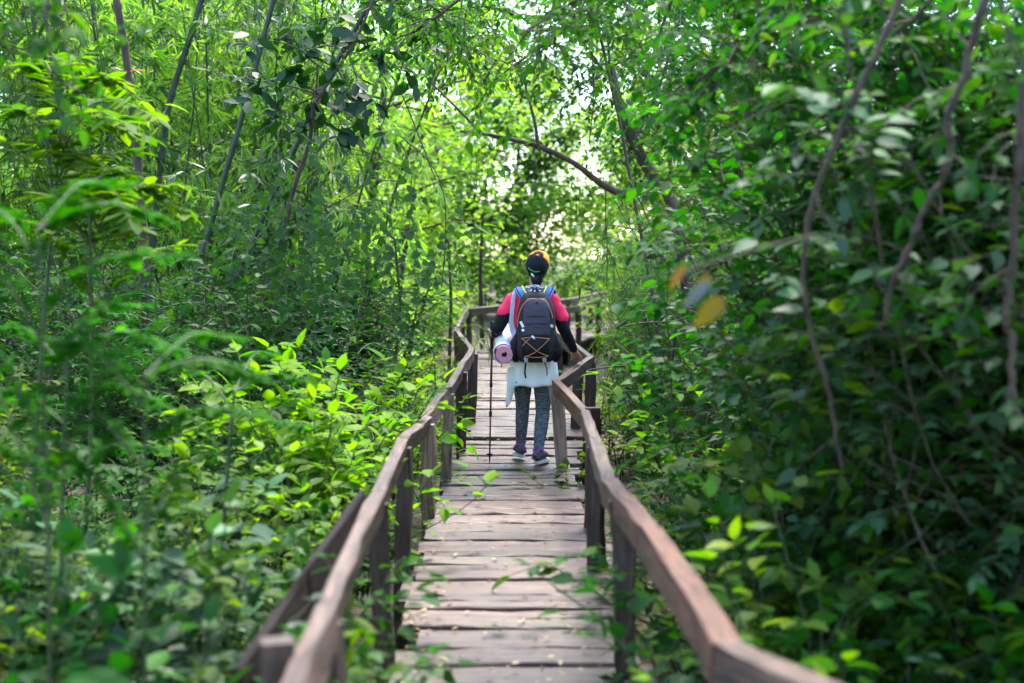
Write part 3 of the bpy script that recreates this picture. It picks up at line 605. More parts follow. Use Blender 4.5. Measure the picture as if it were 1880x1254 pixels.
def patch(name, mat, outline, off, parent, nx=12, nz=14, puff=.0):
    """cloth panel on the back of the pack; outline(z01) -> (x0, x1, z)"""
    mb = MBm(); V = []
    for kk in (0, 1):
        for i in range(nz + 1):
            x0, x1, z = outline(i / nz)
            for j in range(nx + 1):
                u = j / nx; x = x0 + (x1 - x0) * u; b = puff * math.sin(math.pi * u) ** .5 * math.sin(math.pi * min(1, max(0, i / nz))) ** .5
                e = 1 if 0 < i < nz and 0 < j < nx else .25
                V.append((x, ysurf(x, z, (off * e + b) if kk == 0 else -.004), z))
    m_ = nx + 1; N = (nz + 1) * m_
    F = [[i * m_ + j, i * m_ + j + 1, (i + 1) * m_ + j + 1, (i + 1) * m_ + j] for i in range(nz) for j in range(nx)]; F += [[N + q for q in f[::-1]] for f in F]
    ed = [i for i in range(m_)] + [i * m_ + nx for i in range(1, nz + 1)] + [nz * m_ + j for j in range(nx - 1, -1, -1)] + [i * m_ for i in range(nz - 1, 0, -1)]
    F += [[ed[i], N + ed[i], N + ed[(i + 1) % len(ed)], ed[(i + 1) % len(ed)]] for i in range(len(ed))]
    mb.add(V, F); return mb.build(name, mat, parent)
fp = patch('front_panel', 'pack_grey', lambda f: (-.065 - .008 * (1 - f) + .03 * max(0, f - .85) / .15, .128 + .005 * (1 - f) - .03 * max(0, f - .85) / .15, .965 + .285 * f), .006, pack, puff=.012)
for z, x0, x1 in ((1.115, -.05, .12), (1.062, -.05, .125)):
    mb = MBm(); mb.tube([(x, ysurf(x, z, .0195), z + .002 * math.sin(x * 40)) for x in np.linspace(x0, x1, 10)], .0022, 5); mb.build('seam', 'pack_black', fp)
mb = MBm(); mb.tube([(x, ysurf(x, 1.035, .021), 1.035) for x in np.linspace(.008, .055, 6)], .0016, 4); mb.build('stitched_line', 'pack_dark', fp)
patch('lower_pocket', 'pack_black', lambda f: (-.082 + .022 * (1 - f) ** 3, .130 - .022 * (1 - f) ** 3, .800 + .158 * f), .014, pack, puff=.022)
for s in (-1, 1):
    mb = MBm(); loft(mb, [(.027 + s * .150, -.175, .795), (.027 + s * .160, -.18, .85), (.027 + s * .158, -.18, .91), (.027 + s * .148, -.178, .975)], [.030, .042, .038, .010], [.05, .08, .078, .06]); mb.build('side_pocket', 'pack_black', pack)
def cord(name, mat, xz, r, off, parent):
    mb = MBm(); p = smooth_line([(x, ysurf(x, z, off), z) for x, z in xz], 34); p[:, 1] = [ysurf(x, z, off) for x, _, z in p]; mb.tube(p, r, 6); return mb.build(name, mat, parent)
cord('piping', 'piping', [(-.112, 1.03), (-.105, 1.10), (-.085, 1.17), (-.045, 1.225), (.0, 1.243), (.03, 1.240)], .0042, .006, pack)
cord('piping', 'piping', [(.055, 1.243), (.095, 1.228), (.125, 1.185), (.145, 1.13), (.152, 1.10)], .0042, .006, pack)
for nm, xz in (('bungee_cord', [(-.080, .955), (-.02, .905), (.05, .85), (.120, .822)]), ('bungee_cord', [(.128, .952), (.07, .895), (.01, .845), (-.06, .815)]), ('bungee_cord', [(-.082, .953), (-.02, .962), (.05, .960), (.128, .950)]), ('bungee_cord', [(-.055, .818), (.03, .812), (.118, .820)]), ('bungee_cord', [(-.02, .955), (-.05, .925), (-.078, .895)])):
    mb = MBm(); p = smooth_line([(x, ysurf(x, z, .040), z) for x, z in xz], 20); mb.tube(p, .0033, 6); mb.build(nm, 'piping', pack)
mb = MBm(); loft(mb, [(.0, ysurf(0, .962, .042), .966), (.012, ysurf(0, .958, .044), .956)], [.010, .008], sides=8); mb.build('cord_lock', 'buckle', pack)
for (x0, z0, x1, z1) in ((-.088, 1.075, -.068, 1.035), (.150, 1.035, .138, 1.052), (-.075, 1.02, -.066, 1.005)):
    bk_ = MBm(); a, b = A((x0, ysurf(x0, z0, .012), z0)), A((x1, ysurf(x1, z1, .014), z1)); rr2 = np.random.default_rng(1); bk_.board([a, (a + b) / 2, b], .019, .009, (1, 0, .5), rr2, .0005, .003); MB.build(bk_, 'buckle', M['buckle'], pack)
mb = MBm(); mb.tube([(.040, ysurf(.04, 1.24, .010), 1.24), (.034, ysurf(.03, 1.225, .020), 1.222), (.026, ysurf(.03, 1.21, .022), 1.208)], .004, 5); mb.build('zip_pull', 'pack_black', pack)
for x in (-.048, .088):
    st = empty('bottom_strap'); st.parent = pack
    mb = MBm(); loft(mb, [(x, ysurf(x, .80, .012), .802), (x + .003, ysurf(x, .785, .016), .778)], [.016, .013], [.008, .008]); mb.build('strap_patch', 'sling', st)
    ln = .125 if x < 0 else .105
    mb = MBm(); mb.board(smooth_line([(x, -.268, .776), (x + (-.004 if x < 0 else .016), -.262, .735), (x - (.008 if x < 0 else -.022), -.245, .69), (x + (.000 if x < 0 else .020), -.24, .776 - ln)], 12), .013 if x < 0 else .007, .003, (1, 0, 0), np.random.default_rng(2), .0004, .001); MB.build(mb, 'webbing', M['pack_black'], st)
for s in (-1, 1):
    ss_ = empty('shoulder_strap'); ss_.parent = pack; x = .018 + s * .115; w0 = np.random.default_rng(6)
    path = [(.02 + s * .075, -.14, 1.255), (x - s * .012, -.085, 1.302), (x, -.01, 1.325), (x + s * .01, .075, 1.29), (x + s * .015, .12, 1.18), (x + s * .02, .11, 1.02), (x + s * .035, .03, .92), (x + s * .03, -.10, .88)]
    mb = MBm(); mb.board(smooth_line(path, 30), .052, .014, (1, 0, 0), w0, .0004, .004); MB.build(mb, 'webbing', M['blue'], ss_)
    mb = MBm(); p = smooth_line([A(q) + A((-s * .022, -.004, .009)) for q in path[:4]], 14); mb.tube(p, .0055, 6); mb.build('edging', 'lime', ss_)
    mb = MBm(); p = [(.022 + s * .055, -.12, 1.27), (x + s * .002, -.09, 1.22), (x + s * .035, -.06, 1.205)]; 
    mb.board(smooth_line(path[:4], 14) + A((s * .034, -.004, -.012)), .012, .010, (1, 0, 0), w0, .0004, .002); MB.build(mb, 'side_edging', M['blue'], ss_)
mb = MBm(); mb.tube(smooth_line([(.0, -.13, 1.27), (.004, -.15, 1.305), (.022, -.155, 1.315), (.042, -.15, 1.305), (.046, -.13, 1.27)], 16), .0055, 6); mb.build('haul_loop', 'pack_black', pack)

# ------------------------------------------------------------------ rolled mat and trekking pole
matr = empty('rolled_mat', (HX, HY, 0)); tag(matr, 'pink foam sleeping mat rolled in a white wrap under the left arm of the hiker', 'sleeping mat')
m0 = A((-.213, -.24, .827)); md = nrm(A((.03, .5, .13))); mx = nrm(np.cross(md, (0, 0, 1))); mz = np.cross(mx, md)
sp_ = [];  turns = 4.2
for q in np.linspace(0, turns * 2 * math.pi, 130): sp_.append((.020 + (.066 - .020) * q / (turns * 2 * math.pi)) * A((math.cos(q + 1.2), math.sin(q + 1.2))))
mb = MBm(); V = []; th_ = .0098
for L_ in (0, .56):
    for s2 in sp_:
        r_ = np.linalg.norm(s2); u2 = s2 / r_
        for rr3 in (r_ - th_ / 2, r_ + th_ / 2): V.append(m0 + md * L_ + mx * u2[0] * rr3 + mz * u2[1] * rr3)
n = len(sp_); N = 2 * n; F = []
for i in range(n - 1):
    a, b, c, d_ = 2 * i, 2 * i + 1, 2 * i + 3, 2 * i + 2
    F += [[a, b, c, d_], [N + a, N + d_, N + c, N + b], [a, d_, N + d_, N + a], [b, N + b, N + c, c]]
F += [[0, N, N + 1, 1], [2 * n - 2, 2 * n - 1, N + 2 * n - 1, N + 2 * n - 2]]
mb.add(V, F); MB.build(mb, 'foam_roll', M['mat_pink'], matr, False)
def ringtube(a, b, r0, r1, name, mat, parent, sides=28, wr=0.0, seed=0):
    mb = MBm(); g = np.random.default_rng(seed); V = []; k = 10; prof = [(a + (b - a) * i / (k - 1), r1) for i in range(k)] + [(b - (b - a) * i / (k - 1), r0) for i in range(k)]
    ph = g.uniform(0, 6, 4)
    for l_, r_ in prof:
        for q in np.arange(sides) * 2 * math.pi / sides:
            e = r_ + wr * (math.sin(3 * q + ph[0] + l_ * 30) + math.sin(5 * q + ph[1] - l_ * 50)) * .5
            V.append(m0 + md * l_ + mx * math.cos(q) * e + mz * math.sin(q) * e)
    K = len(prof); F = [[i * sides + j, ((i + 1) % K) * sides + j, ((i + 1) % K) * sides + (j + 1) % sides, i * sides + (j + 1) % sides] for i in range(K) for j in range(sides)]
    mb.add(V, F); return mb.build(name, mat, parent)
ringtube(.075, .42, .0735, .0775, 'wrap', 'wrap', matr, wr=.003)
mb = MBm()
for L_ in (.012,): mb.tube([m0 + md * L_ + A((0, 0, 0))], .001) if False else None
mb = MBm(); mb.tube([m0 + md * .004, m0 + md * .3], .0165, 14); mb.build('core_shade_plug', 'hole_shade', matr)  # solid dark plug that paints the shade inside the roll
mb = MBm()                                                     # crumpled clear-plastic edge hanging at the near end of the wrap
for q in np.linspace(R(-150), R(40), 13):
    p = m0 + mx * math.cos(q) * -.078 + mz * math.sin(q) * .078
w0 = np.random.default_rng(9)
mb.board(smooth_line([m0 + md * .10 + mx * .078, m0 + md * .12 + mx * .085 + A((0, 0, .09)), (-.155, -.10, 1.03), (-.150, -.085, 1.16), (-.135, -.06, 1.275), (-.10, .02, 1.318), (-.02, .12, 1.25)], 30), np.interp(np.arange(30), [0, 6, 12, 30], [.075, .05, .032, .026]), .005, (1, .2, 0), w0, .0012, .002)
MB.build(mb, 'sling', M['sling'], matr)
ringtube(.02, .12, .0745, .0795, 'sling_loop', 'sling', matr, wr=.004, seed=3).scale = (1, 1, 1)
pole = empty('trekking_pole', (HX, HY, 0)); tag(pole, 'maroon trekking pole held in the left hand of the hiker, tip on the planks', 'trekking pole')
top, tip = A((-.306, .262, 1.045)), A((-.322, -.165, .0)); pd = tip - top
gpole = lambda f: top + pd * f
mb = MBm(); mb.tube([gpole(.18), gpole(.45)], .0095, 10); mb.build('upper_shaft', 'pole', pole)
mb = MBm(); mb.tube([gpole(.45), gpole(.66)], .0080, 10); mb.build('middle_shaft', 'pole', pole)
mb = MBm(); mb.tube([gpole(.66), gpole(.945)], .0068, 10); mb.build('lower_shaft', 'pole', pole)
for f in (.45, .66): mb = MBm(); mb.tube([gpole(f - .018), gpole(f - .012), gpole(f + .012), gpole(f + .018)], [.0095, .0125, .0125, .0095], 10); mb.build('locking_collar', 'pack_black', pole)
mb = MBm(); mb.tube([gpole(f) for f in (-.01, .0, .05, .10, .16, .19)], [.010, .019, .014, .017, .014, .011], 12); mb.build('grip', 'pack_black', pole)
mb = MBm(); mb.tube([gpole(.935), gpole(.94), gpole(.945)], [.012, .027, .012], 16); mb.build('basket', 'pack_black', pole)
mb = MBm(); mb.tube([gpole(.945), gpole(.99), gpole(1.0)], [.0075, .004, .002], 8); mb.build('tip', 'pack_black', pole)
mb = MBm(); mb.board(smooth_line([gpole(.01), gpole(.03) + A((-.035, -.02, -.03)), gpole(.12) + A((-.038, -.03, 0)), gpole(.2) + A((-.012, -.02, 0)), gpole(.16) + A((.02, -.03, 0)), gpole(.05) + A((.015, -.01, 0))], 24), .018, .003, (0, 1, 0), w0, .0003, .001); MB.build(mb, 'wrist_strap', M['pack_black'], pole)
# ------------------------------------------------------------------ plants: growth helpers
class Wood:
    def __init__(s): s.V = []; s.F = []; s.n = 0
    def tube(s, pts, rad, sides=4):
        pts = np.asarray(pts, float); n = len(pts); rad = np.broadcast_to(np.asarray(rad, float), (n,))
        t = nrm(np.gradient(pts, axis=0)); ref = A((0.31, 0.17, 0.93))
        if abs(t[0] @ ref) > .9: ref = A((1., 0, 0))
        a = nrm(np.cross(t, ref)); b = np.cross(t, a); th = np.arange(sides) * 2 * math.pi / sides
        s.V.append((pts[:, None] + rad[:, None, None] * (np.cos(th)[None, :, None] * a[:, None] + np.sin(th)[None, :, None] * b[:, None])).reshape(-1, 3))
        i, j = np.meshgrid(np.arange(n - 1), np.arange(sides), indexing='ij'); k = (j + 1) % sides
        s.F.append(np.stack([i * sides + j, i * sides + k, (i + 1) * sides + k, (i + 1) * sides + j], -1).reshape(-1, 4) + s.n); s.n += n * sides
    def mesh(s, name, mat):
        F = np.concatenate(s.F); return mesh_np(name, np.concatenate(s.V), F.ravel(), np.full(len(F), 4), mat)
def curve(rng, p, d, L, n, wob=.12, grav=0.0):
    pts = [np.asarray(p, float)]; d = nrm(np.asarray(d, float))
    for i in range(n):
        d = nrm(d + rng.normal(0, wob, 3) + A((0, 0, grav))); pts.append(pts[-1] + d * L / n)
    return A(pts)
def sample(pts, s):
    seg = np.linalg.norm(np.diff(pts, axis=0), axis=1); cum = np.concatenate([[0], np.cumsum(seg)]); x = np.clip(s, 0, 1) * cum[-1]
    p = np.stack([np.interp(x, cum, pts[:, k]) for k in range(3)], 1)
    k = np.clip(np.searchsorted(cum, x) - 1, 0, len(seg) - 1); t = nrm(np.diff(pts, axis=0))[k]
    return p, t, cum[-1]
def leaves_on(rng, lv, pts, kind, size, spacing, s0=.15, ang=.55, droop=.15, width=1.0, pair=False, tip=True, flat=.35, up=(0, 0, 1)):
    L = np.linalg.norm(np.diff(pts, axis=0), axis=1).sum(); N = max(2, int(L * (1 - s0) / spacing))
    s = np.linspace(s0, .98, N); sgn = np.where(np.arange(N) % 2 == 0, 1., -1.)
    if pair: s = np.repeat(s, 2); sgn = np.tile([1., -1.], N); N *= 2
    p, t, _ = sample(pts, s)
    upv = np.broadcast_to(np.asarray(up, float), (N, 3))
    side = np.cross(t, upv); bad = np.linalg.norm(side, axis=1) < .35; side[bad] = rdir(rng, N)[bad]; side = nrm(side)
    d = nrm(t * ang + side * sgn[:, None] + rng.normal(0, .22, (N, 3)) - A((0, 0, droop)))
    n = nrm(upv + rng.normal(0, flat, (N, 3)))
    lv.add(kind, p, d, n, size * rng.uniform(.6, 1.15, N), width * rng.uniform(.85, 1.15, N))
    if tip: lv.add(kind, pts[-1:], nrm(t[-1:] - A((0, 0, droop))), upv[:1], size * .9, width)

def shrub(seed, h, nst, kind, size, spread=.5, ntw=9, twl=.34, spacing=.6, wob=.13, droop=.2, width=1.0, grav=-.01, base_r=.006, lo=.2, pair=False, twup=.3, flat=.35, sides=4):
    rng = np.random.default_rng(seed); lv, wd = Leaves(), Wood()
    for k in range(nst):
        a = rng.uniform(0, 6.28); sp = spread * rng.uniform(.25, 1.1); L = h * rng.uniform(.65, 1.12)
        c = curve(rng, (rng.normal(0, .07 * h), rng.normal(0, .07 * h), 0), (math.cos(a) * sp, math.sin(a) * sp, 1), L, 8, wob, grav)
        wd.tube(c, np.linspace(base_r * h, base_r * .35 * h, 9), sides)
        for s in np.linspace(lo, .97, ntw) + rng.normal(0, .03, ntw):
            p, t, _ = sample(c, A([s])); o = rdir(rng, 1, .4)[0]
            tw = curve(rng, p[0], t[0] * .35 + o * .9 + A((0, 0, twup)), h * twl * rng.uniform(.55, 1.2) * (1.15 - .5 * s), 4, .14, -.07)
            wd.tube(tw, np.linspace(base_r * .4 * h, base_r * .15 * h, 5), 3)
            leaves_on(rng, lv, tw, kind, size, size * spacing, .12, .6, droop, width, pair, flat=flat)
        leaves_on(rng, lv, c, kind, size * .9, size * 1.1, .35, .5, droop, width, pair, flat=flat)
    return lv, wd
def fern_tree(seed, h, nfr, frl, leaf, npair, lean=(0, 0), kind='oblong', top=.25, lw=1.0, drp=-.13):
    rng = np.random.default_rng(seed); lv, wd = Leaves(), Wood()
    c = curve(rng, (0, 0, 0), (lean[0], lean[1], 1), h, 8, .07); wd.tube(c, np.linspace(.012, .005, 9) * (h / 1.8), 6)
    a = rng.uniform(0, 6.28)
    for k in range(nfr):
        s = 1 - (1 - top) * (1 - (k + 1) / nfr); a += 2.4 + rng.normal(0, .25)
        p, t, _ = sample(c, A([s]))
        fr = curve(rng, p[0], (math.cos(a), math.sin(a), .55 + rng.normal(0, .2)), frl * rng.uniform(.75, 1.15), 9, .035, drp)
        wd.tube(fr, np.linspace(.0045, .0015, 10), 4)
        leaves_on(rng, lv, fr, kind, leaf, frl / npair, .16, .35, .12, lw, True, flat=.12)
    return lv, wd
def bamboo(seed, h, ncu, spread, leaf=.2, nbr=26, r=.03, lean=.25, fans=5, lo=.12):
    rng = np.random.default_rng(seed); lv, wd = Leaves(), Wood()
    for k in range(ncu):
        a = rng.uniform(0, 6.28); q = rng.uniform(.1, 1) * lean
        c = curve(rng, (rng.normal(0, spread), rng.normal(0, spread), 0), (math.cos(a) * q, math.sin(a) * q, 1), h * rng.uniform(.8, 1.1), 14, .03, -.008)
        rr = np.linspace(r, r * .35, 15); wd.tube(c, rr * rng.uniform(.6, 1.1), 7)
        bamboo_sprays(rng, lv, wd, c, nbr, leaf, fans, h * .16, lo)
    return lv, wd
def bamboo_sprays(rng, lv, wd, c, nbr, leaf, fans, bl, lo=.1):
    for s in rng.uniform(lo, 1, nbr):
        p, t, _ = sample(c, A([s])); o = rdir(rng, 1, .35)[0]
        br = curve(rng, p[0], o + A((0, 0, .45)), bl * rng.uniform(.5, 1.25), 5, .14, -.11); wd.tube(br, np.linspace(.005, .0018, 6), 3)
        for q in np.linspace(.25, 1, fans):
            b, tt, _ = sample(br, A([q])); tw = curve(rng, b[0], tt[0] + rdir(rng, 1, .5)[0] * .8, rng.uniform(.08, .2), 2, .1, -.12); wd.tube(tw, .0013, 3)
            N = rng.integers(4, 8); tdir = nrm(tw[-1] - tw[0])
            d = nrm(tdir * .7 + rdir(rng, N, .6) * .85 - A((0, 0, .35)))
            lv.add('lance', tw[-1] + (tw[0] - tw[-1]) * rng.uniform(0, .6, (N, 1)), d, nrm(A((0, 0, 1)) + rng.normal(0, .45, (N, 3))), leaf * rng.uniform(.55, 1.15, N), rng.uniform(.8, 1.3, N))
def climber(seed, wdt, hgt, dep, nst, kind='heart', size=.09, spacing=.9):
    rng = np.random.default_rng(seed); lv, wd = Leaves(), Wood()
    for k in range(nst):
        p0 = A((rng.uniform(-.5, .5) * wdt, rng.uniform(-.5, .5) * dep, 0)); L = hgt * rng.uniform(.5, 1.15)
        c = curve(rng, p0, (rng.normal(0, .25), rng.normal(0, .2), 1), L, 10, .2, .02); wd.tube(c, .0022, 3)
        leaves_on(rng, lv, c, kind, size, size * spacing, .1, .1, .65, 1, up=(0, -.75, .5), flat=.4)
        if rng.random() < .6:
            p, t, _ = sample(c, A([rng.uniform(.5, 1)])); h2 = curve(rng, p[0], rdir(rng, 1)[0] + A((0, 0, -.2)), L * .5, 7, .2, -.12); wd.tube(h2, .0018, 3)
            leaves_on(rng, lv, h2, kind, size * .9, size * spacing, .1, .1, .6, 1, up=(0, -.75, .5), flat=.4)
    return lv, wd
def tangle(seed, wdt, hgt, dep, n, leafn=3, leaf=.05):
    """dry twigs and vines caught in one another, with few leaves"""
    rng = np.random.default_rng(seed); lv, wd = Leaves(), Wood()
    for k in range(n):
        p0 = A((rng.uniform(-.5, .5) * wdt, rng.uniform(-.5, .5) * dep, hgt * rng.random() ** 1.3 * .8)); v = rng.random()
        d = (rng.normal(0, .35), rng.normal(0, .3), 1) if v < .55 else rng.normal(0, 1, 3) * A((1, .6, .5))
        c = curve(rng, p0, d, rng.uniform(.5, 1.6), 8, .14, -.03 if v > .3 else -.1); wd.tube(c, rng.uniform(.0018, .007), 4)
        if rng.random() < .6: leaves_on(rng, lv, c, 'lance' if v < .5 else 'ovate', leaf * (2.2 if v < .5 else 1), .5 / leafn, .3, .5, .4, 1)
    return lv, wd
def tree(seed, h, r, crown_r, nlimb, leaf, nper, clear=.4, kind='simple', lean=(0, 0)):
    rng = np.random.default_rng(seed); lv, wd = Leaves(), Wood()
    c = curve(rng, (0, 0, -.2), (lean[0], lean[1], 1), h, 12, .05); wd.tube(c, np.linspace(r, r * .3, 13), 9)
    for k in range(nlimb):
        s = clear + (1 - clear) * (k + .5) / nlimb; p, t, _ = sample(c, A([s])); a = k * 2.4 + rng.normal(0, .3)
        lb = curve(rng, p[0], (math.cos(a), math.sin(a), rng.uniform(.1, .7)), crown_r * rng.uniform(.6, 1.15) * (1.25 - .7 * abs(s - .6)), 7, .13, -.02)
        wd.tube(lb, np.linspace(r * .32, .01, 8), 5)
        for q in rng.uniform(.3, 1, 6):
            b, tt, _ = sample(lb, A([q])); tw = curve(rng, b[0], tt[0] * .5 + rdir(rng, 1, .6)[0], crown_r * .42, 5, .2, -.05); wd.tube(tw, np.linspace(.012, .004, 6), 3)
            N = nper; cen = sample(tw, rng.uniform(.1, 1, N))[0] + rng.normal(0, crown_r * .085, (N, 3))
            lv.add(kind, cen, rdir(rng, N, .45) - A((0, 0, .25)), nrm(A((0, 0, 1)) + rng.normal(0, .5, (N, 3))), leaf * rng.uniform(.6, 1.2, N), rng.uniform(.8, 1.3, N))
    return lv, wd

COUNT = [0]; AUTO = []
def project(V):
    r = V - CAM; cp, sp = math.cos(PITCH), math.sin(PITCH); f = r[:, 1] * cp - r[:, 2] * sp; u = r[:, 1] * sp + r[:, 2] * cp; f = np.maximum(f, .05)
    return 940 + FPX * r[:, 0] / f, 627 - FPX * u / f, f
_ry = [560, 640, 672, 710, 764, 803, 900, 1112, 1254]; _rl = [870, 866, 845, 822, 782, 738, 693, 600, 530]; _rr = [1050, 1062, 1062, 1056, 1080, 1092, 1128, 1290, 1480]
def in_the_way(V):
    """share of leaf points that would grow over the walkway, the hiker or the open end of the path"""
    px, py, f = project(V); n = len(V)
    hik = ((px > 872) & (px < 1085) & (py > 455) & (py < 865) & (f < 11.4)).sum() / n
    rail_d = 2298 / np.maximum(py - 471, 60)
    wk = ((py > 560) & (py < 1300) & (px > np.interp(py, _ry, _rl)) & (px < np.interp(py, _ry, _rr)) & (f < rail_d + .4)).sum() / n
    far = ((px > 1032) & (px < 1108) & (py > 525) & (py < 610) & (f < 27)).sum() / n
    gap = ((px > 850) & (px < 1085) & (py > 250) & (py < 640) & (f < 23)).sum() / n
    return hik * 300 + wk * 120 + far * 60 + gap * 30
class Kind:
    """one kind of plant: variants share their meshes between copies"""
    def __init__(s, name, cat, builds, lmat, wmat, lname='foliage', wname='stems'):
        s.name, s.cat, s.lname, s.wname, s.var, s.pts = name, cat, lname, wname, [], []
        for lv, wd in builds:
            COUNT[0] += lv.count(); pts = np.concatenate([q[1] for q in lv.b]); s.pts.append(pts[:: max(1, len(pts) // 1200)])
            s.var.append((lv.mesh(name + '_' + lname, M[lmat]), wd.mesh(name + '_' + wname, M[wmat])))
    def place(s, loc, rz, sc, label, group=None, v=0, lmat=None, tilt=(0, 0)):
        o = empty(s.name, tuple(float(q) for q in loc));
        if group: AUTO.append((o, s, lmat, sc))
        o.rotation_euler = (tilt[0], tilt[1], rz); o.scale = (sc, sc, sc) if np.isscalar(sc) else sc
        tag(o, label, s.cat, group); ml, mw = s.var[v % len(s.var)]
        f = link(s.lname, ml, o); link(s.wname, mw, o)
        if lmat:
            f.material_slots[0].link = 'OBJECT'; f.material_slots[0].material = M[lmat]
        return o
def one(name, lv, wd, lmat, wmat, label, cat, group=None, lname='foliage', wname='stems'):
    o = empty(name); tag(o, label, cat, group)
    if lv is not None and lv.b: link(lname, lv.mesh(name + '_' + lname, M[lmat]), o); COUNT[0] += lv.count()
    if wd is not None: link(wname, wd.mesh(name + '_' + wname, M[wmat]), o)
    return o
def on_ground(px, d, dz=0.0):
    x = (px - 940) / FPX * d; return A((x, d, float(ground_z(x, d)) + dz))
prng = np.random.default_rng(11)
def U(a, b): return float(prng.uniform(a, b))

# ------------------------------------------------------------------ kinds
K_small = Kind('leafy_shrub', 'shrub', [shrub(20 + i, 1.0, 9, 'ovate', .06, .55, 10, .33, .55) for i in range(4)], 'leaf_mid', 'stem')
K_broad = Kind('broadleaf_shrub', 'shrub', [shrub(40 + i, 1.0, 7, 'ovate', .12, .5, 6, .28, .5, droop=.25, width=1.15) for i in range(3)], 'leaf_mid', 'stem')
K_herb = Kind('low_herb', 'plant', [shrub(60 + i, .6, 9, 'ovate', .075, .8, 5, .4, .55, droop=.2) for i in range(3)], 'leaf_mid', 'stem')
K_thick = Kind('thicket_bush', 'bush', [shrub(80 + i, 2.4, 12, 'ovate', .085, .42, 19, .22, .5, wob=.16, droop=.25, base_r=.004, lo=.12) for i in range(3)], 'leaf_dark', 'twig')
K_tall = Kind('tall_bush', 'bush', [shrub(300 + i, 2.5, 12, 'ovate', .088, .40, 26, .21, .42, wob=.15, droop=.3, base_r=.004, lo=.08, width=1.1) for i in range(3)], 'leaf_mid', 'twig')
K_pinn = Kind('pinnate_shrub', 'shrub', [fern_tree(100 + i, 1.2, 13, .5, .06, 11, kind='ovate', top=.3) for i in range(2)], 'leaf_mid', 'stem')
K_bam = Kind('bamboo_clump', 'bamboo', [bamboo(120 + i, 5.5, 5, .35, .2, 30, .02, .3) for i in range(3)], 'leaf_bamboo', 'culm')
K_bsh = Kind('bamboo_shrub', 'bamboo', [bamboo(140 + i, 2.6, 7, .3, .15, 16, .006, .5, fans=4) for i in range(2)], 'leaf_bamboo', 'stem')
K_tan = Kind('dry_twig_tangle', 'twigs', [tangle(160 + i, 1.6, 2.2, .9, 110) for i in range(2)], 'leaf_pale', 'twig')
K_tree = Kind('forest_tree', 'tree', [tree(180 + i, 9, .10, 2.4, 16, .15, 46, .16) for i in range(3)], 'leaf_pale', 'bark', 'crown', 'trunk')
K_heart = Kind('heart_leaved_climber', 'climber', [climber(200 + i, 1.2, 1.5, .5, 8) for i in range(2)], 'leaf_pale', 'stem')

# ------------------------------------------------------------------ far forest: pale trees closing the view
K_ftree = Kind('forest_tree', 'tree', [tree(190 + i, 8, .035, 2.2, 21, .18, 38, .06) for i in range(3)], 'leaf_pale', 'bark_grey', 'crown', 'trunk')
GF = 'pale trees closing the view far down the path'
def clear_path(x, d, m):
    return d > 36 or x < path_l(d) - m or x > path_r(d) + m
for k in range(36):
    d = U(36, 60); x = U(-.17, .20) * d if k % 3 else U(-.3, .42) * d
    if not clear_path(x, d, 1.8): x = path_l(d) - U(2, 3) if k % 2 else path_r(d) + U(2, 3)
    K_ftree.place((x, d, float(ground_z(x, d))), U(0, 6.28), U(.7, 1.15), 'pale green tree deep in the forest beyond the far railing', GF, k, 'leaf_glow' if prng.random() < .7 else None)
GU = 'bright bushes at the far end of the path'
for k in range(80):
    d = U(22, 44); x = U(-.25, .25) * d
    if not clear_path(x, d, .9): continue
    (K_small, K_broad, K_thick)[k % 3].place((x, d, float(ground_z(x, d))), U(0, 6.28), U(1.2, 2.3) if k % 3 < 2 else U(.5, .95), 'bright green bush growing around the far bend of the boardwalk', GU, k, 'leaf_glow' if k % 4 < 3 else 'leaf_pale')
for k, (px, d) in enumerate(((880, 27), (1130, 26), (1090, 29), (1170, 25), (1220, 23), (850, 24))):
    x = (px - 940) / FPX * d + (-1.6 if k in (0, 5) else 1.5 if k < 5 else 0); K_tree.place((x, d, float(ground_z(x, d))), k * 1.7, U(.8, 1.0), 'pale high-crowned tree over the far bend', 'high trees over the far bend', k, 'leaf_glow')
# ------------------------------------------------------------------ left side
import zlib
def band(kindf, n, d0, d1, off0, off1, side, sc, label, group, lmats, mgn=1.2, tilt=.12, look=True):
    rg = np.random.default_rng(zlib.crc32(label.encode()) + int(d0 * 10)); V_ = lambda a, b: float(rg.uniform(a, b))
    for k in range(n):
        kd = kindf[int(rg.integers(len(kindf)))]; lm = lmats[int(rg.integers(len(lmats)))]; v = int(rg.integers(9)); best = None
        for q in range(12):
            d = V_(d0, d1); e = path_l(d) if side < 0 else path_r(d); s_ = V_(*sc)
            lim = 940 / FPX * d + mgn; x = e + side * (off0 + (min(off1, lim - abs(e)) - off0) * rg.random()); rz = V_(0, 6.28)
            z = float(ground_z(x, d)) - .03; ti = (V_(-tilt, tilt), V_(-tilt, tilt)); pt = kd.pts[v % len(kd.pts)] * s_
            W_ = pt @ np.array(Euler((ti[0], ti[1], rz)).to_matrix()).T + A((x, d, z))
            bad = in_the_way(W_)
            if best is None or bad < best[0]: best = (bad, x, d, z, rz, s_, ti)
            if bad < .25: break
        if best[0] > 1.2: continue
        _, x, d, z, rz, s_, ti = best
        kd.place((x, d, z), rz, s_, label, group, v, lm, ti)
D, MI, LI, PA = 'leaf_dark', None, 'leaf_lime', 'leaf_pale'
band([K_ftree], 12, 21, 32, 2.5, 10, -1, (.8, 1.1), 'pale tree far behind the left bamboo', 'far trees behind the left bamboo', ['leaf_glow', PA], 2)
band([K_bam], 13, 14, 24, 1.2, 9, -1, (.85, 1.2), 'tall feathery bamboo clump behind the left thicket', 'bamboo clumps on the left', [None, PA, 'leaf_glow', 'leaf_glow'], 2)
